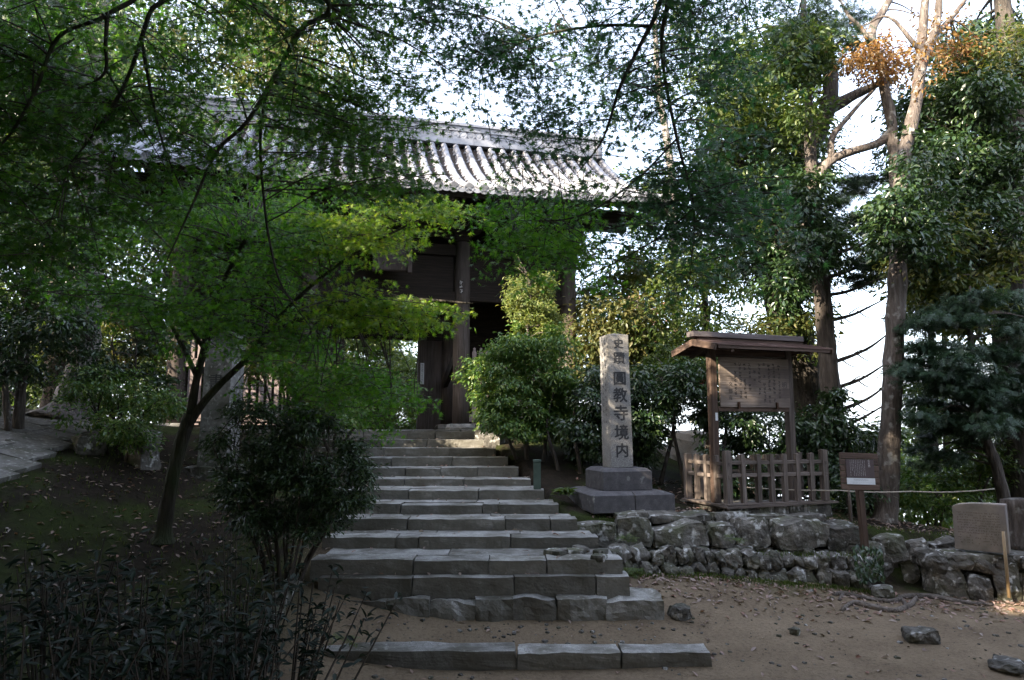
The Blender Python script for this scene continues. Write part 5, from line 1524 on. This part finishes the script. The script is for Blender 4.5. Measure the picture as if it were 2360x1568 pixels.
# trees beyond the gate: through the doorway, above the ridge, around its far corner
tree('doorway_tree', 'light green tree framed by the gate doorway', 'tree',
     [[(905, 1000, 29, .22), (900, 900, 29, .2), (895, 800, 29, .14), (890, 640, 29, .08)]], M['bark_dark'],
     [dict(C=fill([(780, 740), (975, 740), (975, 900), (900, 990), (780, 1000)], 46, 26, 33, holes=[[(925, 880), (960, 880), (950, 990), (925, 980)]]), R=.85, n=420, size=.17, mat=M['l_mid'], tmpl=T_OVAL)], limb_r=.04)
tree('low_tree', 'low leafy thicket closing the view through the gate doorway', 'tree', [[(870, 1010, 25, .1), (872, 960, 25, .08), (880, 880, 25, .04)]], M['bark_dark'],
     [dict(C=fill([(690, 860), (975, 850), (975, 1005), (690, 1005)], 60, 23.5, 26.5), R=.6, n=300, size=.14, mat=M['l_mid'], tmpl=T_OVAL)], limb_r=.02)
for i, (nm, lab, poly, y0, y1, base, mt, n, ls) in enumerate([
    ('tall_tree', 'tall olive tree with rusty tips above the middle of the roof ridge', [(440, 30), (640, -30), (800, -30), (820, 150), (760, 260), (600, 240), (470, 220)], 30, 36, (640, 700), 'l_olive', 30, .26),
    ('tall_tree', 'tall tree with orange leaves showing above the roof ridge', [(480, 0), (700, -20), (760, 120), (680, 210), (520, 110)], 27, 31, (600, 700), 'l_gold', 14, .24),
    ('tall_tree', 'tall dark green tree past the far corner of the roof', [(-60, -40), (460, -40), (460, 210), (300, 330), (140, 420), (-60, 420)], 22, 30, (150, 800), 'l_dark', 60, .25),
    ('tall_tree', 'brownish golden tree behind the far corner of the roof', [(-40, 60), (360, 40), (400, 250), (200, 400), (-40, 420)], 24, 28, (60, 800), 'l_gold', 22, .22)]):
    yy = (y0 + y1) / 2
    um = sum(p[0] for p in poly) / len(poly); vt = min(p[1] for p in poly); vm = sum(p[1] for p in poly) / len(poly)
    tree(nm, lab, 'tree', [[(base[0], 960, yy, .35), (base[0], base[1], yy, .3), ((base[0] + um) / 2, (base[1] + vm) / 2, yy, .22), (um, vm, yy, .15), (um, vt, yy, .06)]], M['bark_brown'],
         [dict(C=fill(poly, n, y0, y1), R=1.15, n=260, size=ls, mat=M[mt], tmpl=T_RHOMB)], limb_r=.06)
hw = fill([(-80, 330), (150, 330), (420, 480), (480, 620), (480, 960), (-80, 985)], 120, 17, 27)
hw = np.vstack([hw, fill([(480, 700), (980, 720), (980, 1000), (480, 1000)], 70, 27, 35), fill([(1880, 1040), (2060, 1020), (2380, 960), (2380, 1210), (1880, 1210)], 46, 17, 25)])
hp, hn, hd_ = clump_points(hw, .95, 330, .9, 8)
tag(leaves('far_wood', hp, hn, rng.uniform(.12, .24, len(hp)), T_OVAL, M['l_mid'], None, hd_), 'dim green wood filling the slopes beyond the gate, the cedars and the yard', kind='stuff')
# cedars and undergrowth on the bank beyond the maple
tree('cedar', 'big grey-white cedar trunk with a flared rooted foot beside the gate', 'tree',
     [[(150, 985, 13.6, .72), (165, 950, 13.7, .5), (185, 890, 13.8, .33), (196, 780, 13.8, .27), (204, 600, 13.8, .25), (212, 430, 13.9, .24), (220, 250, 14, .22), (230, -40, 14.2, .16)],
      [(160, 930, 13.7, .22), (110, 960, 13.4, .18), (60, 978, 13.1, .12), (20, 985, 12.9, .05)]], M['bark_pale'],
     [dict(C=fill([(-40, -40), (260, -40), (300, 200), (140, 300), (-40, 260)], 26, 13, 16), R=.6, n=130, size=.2, mat=M['l_hinoki'], tmpl=T_FAN, flat=.5)], limb_r=.03)
tree('cedar', 'second, thinner brown cedar trunk just behind the flared one', 'tree',
     [[(120, 960, 15, .26), (126, 860, 15, .2), (132, 700, 15, .19), (136, 500, 15, .18), (140, 200, 15, .15), (140, -40, 15, .1)]], M['bark_brown'],
     [dict(C=fill([(0, 350), (300, 380), (280, 520), (0, 560)], 14, 14.5, 17), R=.6, n=110, size=.16, mat=M['l_mid'], tmpl=T_OVAL)], limb_r=.03)
tree('camellia', 'glossy dark evergreen with bluish leaves standing before the cedars', 'tree',
     [[(40, 1000, 11.6, .1), (48, 900, 11.6, .085), (60, 760, 11.6, .07), (70, 600, 11.6, .05), (85, 500, 11.6, .02)], [(20, 1000, 11.4, .06), (8, 860, 11.4, .05), (-10, 700, 11.4, .03)]], M['bark_grey'],
     [dict(C=fill([(-50, 520), (90, 430), (230, 420), (220, 600), (170, 720), (60, 900), (-50, 940)], 62, 10.6, 13), R=.42, n=230, size=.1, mat=M['l_dark'], tmpl=T_OVAL)], limb_r=.025)
SH = [('bank_shrub', 'dark twiggy shrub with backlit yellow specks before the gate pickets', [(120, 690), (330, 690), (400, 780), (380, 900), (200, 880), (120, 800)], 11.5, 13.2, (280, 1010), 'l_dark', 30, .09),
      ('bank_shrub', 'sunlit yellow-green shrub behind the dark twiggy one', [(100, 700), (400, 700), (420, 830), (120, 850)], 14.2, 15.4, (240, 960), 'l_gold', 16, .11),
      ('bank_shrub', 'low spreading shrub on the crest of the mossy bank', [(120, 900), (240, 860), (400, 900), (410, 1010), (330, 1060), (140, 1010)], 10.8, 12.4, (270, 1080), 'l_shrub', 34, .075),
      ('bank_shrub', 'shrub pressed against the pickets between the maple and the steps', [(620, 870), (760, 850), (800, 960), (740, 1000), (640, 960)], 12.2, 13.6, (700, 1060), 'l_mid', 18, .085),
      ('bank_shrub', 'reddish twiggy shrub high in the maple fork', [(560, 800), (720, 780), (760, 860), (640, 900), (560, 880)], 12.8, 14.2, (660, 1040), 'l_olive', 14, .085),
      ('doorstep_shrub', 'leafy green shrub reaching over the end of the top steps', [(740, 900), (830, 890), (850, 985), (780, 1010), (740, 980)], 12.4, 15.0, (770, 1040), 'l_shrub', 16, .085)]
for nm, lab, poly, y0, y1, (u, v), mt, n, ls in SH:
    yy = (y0 + y1) / 2
    um = sum(p[0] for p in poly) / len(poly); vm = sum(p[1] for p in poly) / len(poly)
    tree(nm, lab, 'shrub', [[(u + d, v, yy + e, .035), (u + d * 2, (v * 2 + vm) / 3, yy + e, .028), (um + d * 4, vm, yy + e, .014)] for d, e in ((-12, 0), (0, .15), (14, -.1))], M['twig'],
         [dict(C=fill(poly, n, y0, y1), R=.3, n=190, size=ls, mat=M[mt], tmpl=T_OVAL)], limb_r=.012)

# ------------------------------------------------------------------ shrubs by the steps and the stele
tree('tall_shrub', 'rounded glossy shrub with a sunlit yellow tip beside the top of the steps', 'shrub',
     [[(1215, 1075, 13.9, .05), (1212, 1000, 14.1, .045), (1205, 900, 14.3, .035), (1215, 780, 14.4, .025), (1225, 660, 14.5, .012)], [(1250, 1075, 13.9, .04), (1262, 980, 14.1, .035), (1280, 860, 14.3, .02)], [(1190, 1060, 13.9, .035), (1150, 960, 14.1, .028), (1110, 890, 14.2, .014)]], M['bark_brown'],
     [dict(C=fill([(1085, 880), (1130, 800), (1200, 755), (1290, 760), (1325, 850), (1320, 950), (1270, 1020), (1160, 1000), (1090, 960)], 84, 13.4, 15.2), R=.33, n=380, size=.088, mat=M['l_shrub'], tmpl=T_OVAL),
      dict(C=fill([(1192, 640), (1262, 640), (1305, 770), (1165, 780)], 38, 14.2, 15.2), R=.24, n=190, size=.075, mat=M['l_tip'], tmpl=T_OVAL),
      dict(C=np.array([at(1190 + 2.2 * i, 590 + 14 * i, 14.5) for i in range(6)]), R=.07, n=16, size=.075, mat=M['l_tip'], tmpl=T_OVAL)], limb_r=.012)
tree('dark_hedge', 'dense dark hedge of glossy leaves behind the granite stele', 'hedge',
     [[(u, 1125, 13.4, .045), (u + s, 1060, 13.5, .04), (u + 2 * s, 980, 13.6, .03), (u + s, 890, 13.7, .014)] for u, s in ((1345, -12), (1300, -20), (1390, 14), (1470, -10), (1520, 16), (1580, -14), (1615, 10), (1650, 12))], M['bark_brown'],
     [dict(C=fill([(1300, 900), (1380, 850), (1520, 860), (1640, 840), (1660, 960), (1640, 1040), (1500, 1060), (1330, 1040)], 92, 12.9, 14.8, holes=[[(1540, 990), (1640, 1000), (1630, 1060), (1550, 1070)]]), R=.34, n=250, size=.1, mat=M['l_dark'], tmpl=T_OVAL),
      dict(C=fill([(1490, 820), (1640, 800), (1650, 900), (1500, 900)], 16, 13.4, 15), R=.34, n=200, size=.1, mat=M['l_mid'], tmpl=T_OVAL),
      dict(C=fill([(1575, 880), (1625, 880), (1620, 910), (1580, 910)], 3, 13.2, 13.4), R=.14, n=40, size=.08, mat=M['l_red'], tmpl=T_OVAL)], limb_r=.014)
SR = [('undergrowth_shrub', 'dark low shrub directly behind the picket fence', [(1640, 1060), (1930, 1060), (1930, 1165), (1640, 1150)], 12.5, 13.6, (1780, 1175), 'l_dark', 34, .1),
      ('undergrowth_shrub', 'dark shrub with thin pale stems seen under the notice board panel', [(1650, 930), (1860, 950), (1870, 1080), (1650, 1090)], 13.2, 15, (1760, 1120), 'l_dark', 36, .11),
      ('undergrowth_shrub', 'dark shrub at the foot of the straight cypress', [(1860, 1000), (2040, 1000), (2050, 1110), (1870, 1110)], 13, 14.6, (1940, 1140), 'l_dark', 26, .11),
      ('undergrowth_shrub', 'airy bush filling the gap between the straight cypress and the pale tree', [(1930, 1030), (2050, 1060), (2150, 1090), (2150, 1160), (1940, 1140)], 13.4, 15, (2040, 1180), 'l_shrub', 16, .1),
      ('undergrowth_shrub', 'low bush with small leaves between the pale tree and the inscribed tablet', [(2080, 1120), (2220, 1080), (2230, 1190), (2090, 1200)], 12.4, 13.6, (2150, 1215), 'l_shrub', 22, .09),
      ('undergrowth_shrub', 'yellow-green bush beside the leaning slim trunk', [(2190, 1050), (2300, 1030), (2310, 1130), (2200, 1140)], 12.4, 13.4, (2240, 1180), 'l_mid', 14, .09),
      ('undergrowth_shrub', 'dark leafy shrub behind the small text sign', [(1930, 1120), (2020, 1110), (2020, 1200), (1940, 1200)], 11.8, 12.8, (1975, 1215), 'l_dark', 12, .09)]
for nm, lab, poly, y0, y1, (u, v), mt, n, ls in SR:
    yy = (y0 + y1) / 2
    um = sum(p[0] for p in poly) / len(poly); vm = sum(p[1] for p in poly) / len(poly)
    tree(nm, lab, 'shrub', [[(u + d, v, yy + e, .03), (u + d * 1.6, (v + vm) / 2, yy + e, .022), (um + d * 3, vm - 20, yy + e, .01)] for d, e in ((-10, 0), (6, .15), (16, -.1))], M['bark_brown'],
         [dict(C=fill(poly, n, y0, y1), R=.32, n=200, size=ls, mat=M[mt], tmpl=T_OVAL)], limb_r=.012)

# multi-stemmed bush beside the steps
stems = []
for i in range(15):
    a = i / 14
    u1 = 500 + 330 * a + rng.uniform(-15, 15); v1 = 1090 + rng.uniform(-70, 40); y1 = 8.4 + rng.uniform(-.45, .45)
    ub = 612 + 85 * a + rng.uniform(-6, 6)
    um = ub + (u1 - ub) * .45 + rng.uniform(-8, 8)
    stems.append([(ub, 1345 + rng.uniform(-10, 8), 8.35 + rng.uniform(-.1, .1), .02), ((ub * 2 + um) / 3, 1290, 8.35, .017), (um, 1215 + rng.uniform(-15, 15), (8.35 + y1) / 2, .013), (u1, v1, y1, .006)])
tree('stemmy_bush', 'dense dark bush with many bare fanning stems standing at the flank of the steps', 'bush', stems, M['twig'],
     [dict(C=fill([(490, 1000), (570, 930), (700, 950), (800, 980), (845, 1060), (830, 1150), (760, 1200), (700, 1230), (580, 1220), (500, 1130)], 104, 7.9, 9.0), R=.2, n=190, size=.068, mat=M['l_dark'], tmpl=T_LONG),
      dict(C=fill([(740, 1130), (850, 1100), (850, 1250), (780, 1270), (720, 1200)], 16, 8.0, 8.8), R=.13, n=70, size=.068, mat=M['l_dark'], tmpl=T_LONG)], limb_r=.008)
# dark andromeda thicket in front
G_AND = 'dark andromeda bushes at the foot of the bank'
AND = [(130, 1330, 5.6, 'bluish dark leafy bush below the end of the flagstone path'), (330, 1370, 5.3, 'spreading dark bush below the forked maple trunk'), (520, 1420, 5.0, 'dark bush with glinting narrow leaves below the stemmy bush'), (60, 1490, 4.4, 'darkest low bush in the lowest corner of the bank'),
       (250, 1510, 4.3, 'low dark bush along the lower edge of the bank'), (450, 1520, 4.4, 'loose dark bush among dead leaves low on the bank'), (590, 1500, 4.8, 'narrow-leaved dark bush near the mossy kerbstones'), (560, 1290, 6.6, 'small dark sapling bush just below the maple foot'), (670, 1390, 6.2, 'small leafy sprout between the stemmy bush and the kerbstones')]
for u, v, y, lab in AND:
    c = at(u, v, y)
    zb = gz(c.x, c.y)
    k = 5 if v > 1300 else 3
    root = empty('andromeda_bush', (c.x, c.y, zb), label=lab, cat='bush', group=G_AND)
    mb = MB(); P_, D_ = [], []
    for i in range(k * 4):
        dx, dy = rng.normal() * .3, rng.normal() * .27
        top = Vector((dx * 1.3, dy * 1.3, max(.12, (c.z - zb) + rng.uniform(-.1, .28))))
        mb.tube([Vector((dx * .4, dy * .4, -.05)), Vector((dx * .9, dy * .9, top.z * .5)), top], [.011, .008, .004], 4)
        for j in range(22):
            t = rng.uniform(.35, 1.05)
            b_ = Vector((dx * .4, dy * .4, -.05)).lerp(top, t)
            a = rng.uniform(0, 2 * math.pi); d = np.array([math.cos(a), math.sin(a), rng.uniform(-.3, .5)])
            P_.append(np.array(b_) + d * .05); D_.append(d)
    P_, D_ = np.array(P_), np.array(D_)
    nr_ = np.array([0, 0, 1.0]) + rng.normal(size=P_.shape) * .45
    leaves('foliage', P_, nr_, .095 * rng.uniform(.6, 1.3, len(P_)), T_LONG, M['l_blue'], root, D_)
    mb.build('stems', M['twig'], root)
# ivy on the boulder, ferns and weeds
iv = fill([(1965, 1260), (2030, 1260), (2040, 1340), (1975, 1345)], 240, 9.5, 9.75)
vn = empty('ivy_plant', at(2000, 1340, 9.6), label='dark ivy-like plant at the foot of the small sign post', cat='plant')
leaves('foliage', iv - np.array(vn.location), np.array([-.1, -.8, .5]) + rng.normal(size=iv.shape) * .4, .075 * rng.uniform(.7, 1.3, len(iv)), T_OVAL, M['l_dark'], vn, np.tile([0, 0, -1.0], (len(iv), 1)))
for i, (u, v, y, n, s, lab) in enumerate([(1465, 1340, 9.0, 40, .16, 'bright green fern at the end of the lower steps'), (1300, 1150, 11.3, 70, .14, 'leafy green weed between the steps and the dark stele base'), (1440, 1262, 9.3, 40, .12, 'small green fern among the loose rocks beside the steps'), (1690, 1262, 9.7, 30, .12, 'tuft of green weed on the low rock wall'), (790, 1500, 6.9, 26, .12, 'pale tuft of fern by the lowest step end')]):
    p = at(u, v, y); root = empty('fern', p, label=lab, cat='plant')
    a = rng.uniform(0, 2 * math.pi, n); t = rng.uniform(.1, 1, n) ** .7
    pos = np.stack([np.cos(a) * .16 * t, np.sin(a) * .16 * t, .03 + .16 * np.sqrt(t) - .1 * t * t + rng.uniform(-.03, .05, n)], 1)
    dr_ = np.stack([np.cos(a), np.sin(a), .3 - .8 * t], 1)
    leaves('fronds', pos, np.array([0, 0, 1]) + rng.normal(size=pos.shape) * .25, s * rng.uniform(.7, 1.2, n), T_FAN if i != 1 else T_OVAL, M['l_grass'] if i != 4 else M['l_mid'], root, dr_)

# ------------------------------------------------------------------ litter, pebbles, grass (nobody could count them)
def scatter_ground(n, fx, fy, dens=None):
    x, y = fx(n), fy(n)
    z = ground_z(x, y)
    z = z + np.array([(0.06 if a < -2.5 else 0.025) * mn.noise(Vector((a * .9, b * .9, 0))) + (.024 if a < -2.5 else .01) * mn.noise(Vector((a * 3.1, b * 3.1, 4))) for a, b in zip(x, y)])
    return np.stack([x, y, z], 1)


yard = scatter_ground(1350, lambda n: rng.uniform(1.4, 9, n), lambda n: 9.75 - np.abs(rng.normal(size=n)) * .55)
yard2 = scatter_ground(260, lambda n: rng.uniform(-2.2, 9, n), lambda n: rng.uniform(5.6, 9.4, n))
bank = scatter_ground(2600, lambda n: rng.uniform(-9, -2.7, n), lambda n: rng.uniform(4, 13, n))
terr = scatter_ground(1500, lambda n: rng.uniform(1.2, 7.5, n), lambda n: rng.uniform(10.6, 14, n))
treads = []
for k in range(2, 13):
    for _ in range(15):
        treads.append((rng.uniform(S_XL[k], S_XR[k]), rng.uniform(STEP_D[k] + .1, STEP_D[k + 1] - .02) if STEP_D[k + 1] - STEP_D[k] > .2 else STEP_D[k] + .1, S_Z[k] + .005))
al = np.vstack([yard, yard2, bank, terr, np.array(treads)])
al[:, 2] += .012
lf = leaves('fallen_leaves', al, np.array([0, 0, 1]) + rng.normal(size=al.shape) * .28, rng.uniform(.045, .105, len(al)), T_OVAL, M['l_litter'])
tag(lf, 'curled pinkish brown dead leaves scattered over the yard, bank and steps', kind='stuff')
pb = MB()
pbp = np.vstack([scatter_ground(900, lambda n: rng.uniform(-2.2, 9, n), lambda n: rng.uniform(5.6, 9.6, n)), scatter_ground(160, lambda n: rng.uniform(-1.8, 2.2, n), lambda n: rng.uniform(7.3, 8.2, n))])
pm = [rock_mesh('pebble', (1, .8, .6), 60 + i, 2, .6, .18) for i in range(5)]
pv = [[v.co.copy() for v in m.vertices] for m in pm]; pfc = [[tuple(p.vertices) for p in m.polygons] for m in pm]
for p in pbp:
    i = rng.integers(0, 5); s = .014 + .05 * rng.random() ** 3; R_ = Matrix.Rotation(rng.uniform(0, 6.28), 3, 'Z')
    pb.add([R_ @ v * s + Vector(p) for v in pv[i]], pfc[i])
for m in pm: bpy.data.meshes.remove(m)
tag(pb.build('pebbles', M['rubble']), 'small stones strewn over the yard', kind='stuff')
gr = np.vstack([scatter_ground(1500, lambda n: rng.uniform(1.5, 5.2, n), lambda n: 9.72 - np.abs(rng.normal(size=n)) * .1), scatter_ground(700, lambda n: rng.uniform(1.2, 7, n), lambda n: rng.uniform(10.5, 10.8, n)),
                scatter_ground(2600, lambda n: rng.uniform(-8, -2.7, n), lambda n: rng.uniform(6, 12, n)), np.stack([rng.uniform(1.9, 4.9, 600), rng.uniform(9.9, 10.15, 600), rng.uniform(.58, .62, 600)], 1)])
hd = rng.normal(size=gr.shape); hd[:, 2] = 0
tag(leaves('grass', gr + np.array([0, 0, .02]), hd, rng.uniform(.03, .085, len(gr)), rhomb_leaf(.16), M['l_grass'], None, np.tile([0, 0, 1.0], (len(gr), 1))), 'short grass and moss tufts along the wall foot and on the bank', kind='stuff')

# ------------------------------------------------------------------ unseen wood added to shade the yard, beside and behind the viewer
LIT = [(at(u, v, y), r) for u, v, y, r in ((860, 1020, 15.4, .35), (980, 1020, 15.4, .4), (1090, 1022, 15.4, .4), (1600, 820, 11.3, .5), (1570, 830, 11.6, .4), (1383, 930, 11.2, .06), (1230, 700, 14.6, 1.05), (1085, 930, 14.3, .5), (1110, 860, 14.2, .3),
       (2062, 420, 12, .35), (2118, 160, 12.3, .3), (2024, 141, 13.4, .7), (2320, 1378, 9.2, .28), (2350, 1376, 9.2, .3), (930, 500, 8.6, .9), (1050, 700, 8.5, .5), (860, 540, 8.6, .5), (1450, 700, 20, 3.0), (1400, 800, 18.5, 1.5), (1620, 1095, 13, .35),
       (2250, 150, 13.5, 1.2), (2200, 380, 13, .8), (1760, 300, 16, 1.2), (1840, 560, 15, .8), (640, 120, 30, 4), (150, 200, 26, 4), (900, 860, 29, 2.5), (1830, 740, 14.8, .8), (240, 760, 14.8, 1.2), (2130, 620, 12.4, .7), (1900, 400, 13.8, .8), (2210, 1180, 13, .4), (700, 840, 13.4, .4))]
WC, WR = [], []
sd = np.array(SUN_DIR)


def out_of_view(p, m):
    f = p[1] * CT + (p[2] - EYE) * ST
    if f < -m: return True
    if f < 0.3: return abs(p[0]) > m + .5 or abs(p[2] - EYE) > m + 1.5
    uu = -p[1] * ST + (p[2] - EYE) * CT
    k = m / f * 1.35
    return abs(p[0]) / f > .75 + k or uu / f > .5 + k


while len(WC) < 950:        # clumps set along the sun rays to block the low sun
    q_ = np.array([rng.uniform(-13, 9), rng.uniform(3, 19), rng.uniform(-1, 13.5)]) + sd * rng.uniform(14, 32)
    r = rng.uniform(1.1, 1.9)
    if q_[2] > .8 and out_of_view(q_, r * 1.5): WC.append(q_); WR.append(r)
while len(WC) < 1650:        # added crowns overhead and behind, holding back sky light
    q_ = np.array([rng.uniform(-15, 8), rng.uniform(-13, 4.5), rng.uniform(5.5, 13)])
    r = rng.uniform(1.0, 1.7)
    if q_[0] > 2 and rng.random() < .5: continue
    if out_of_view(q_, r * 1.5): WC.append(q_); WR.append(r)
while len(WC) < 1900:       # thick crowns added to darken the bank
    q_ = np.array([rng.uniform(-12, -1.5), rng.uniform(-4, 6), rng.uniform(4, 11)])
    r = rng.uniform(.8, 1.3)
    if out_of_view(q_, r * 1.5): WC.append(q_); WR.append(r)
while len(WC) < 2300:        # low foliage added round the clearing to cut light from behind
    q_ = np.array([rng.uniform(-20, 14), rng.uniform(-16, 12), rng.uniform(.5, 6)])
    r = rng.uniform(.9, 1.5)
    if math.hypot(q_[0], q_[1]) > 8 and out_of_view(q_, r * 1.5): WC.append(q_); WR.append(r)
pos, nrm, dr_ = clump_points(np.array(WC), np.array(WR), 60, .8, 9, .36)
keep = np.ones(len(pos), bool)
for c, r in LIT:  # leaves cleared along sun rays so the chosen spots stay lit
    d = pos - np.array(c); t = d @ sd
    keep &= ~((t > 0) & (np.linalg.norm(d - t[:, None] * sd, axis=1) < r + .1))
fz_ = pos[:, 1] * CT + (pos[:, 2] - EYE) * ST
uz_ = -pos[:, 1] * ST + (pos[:, 2] - EYE) * CT
mg = .6 / np.maximum(fz_, .1)
keep &= (fz_ < .3) | (np.abs(pos[:, 0]) / np.maximum(fz_, .1) > .78 + mg) | (np.abs(uz_) / np.maximum(fz_, .1) > .53 + mg)      # no stray leaf hangs before the view
keep &= np.linalg.norm(pos - np.array([0, 0, EYE]), axis=1) > 3
wd = leaves('shade_wood', pos[keep], nrm[keep], rng.uniform(.4, .7, keep.sum()), T_RHOMB, M['l_dark'])
tag(wd, 'unseen leaf clumps of a wood, added beside and behind the yard to cast shade', kind='stuff')
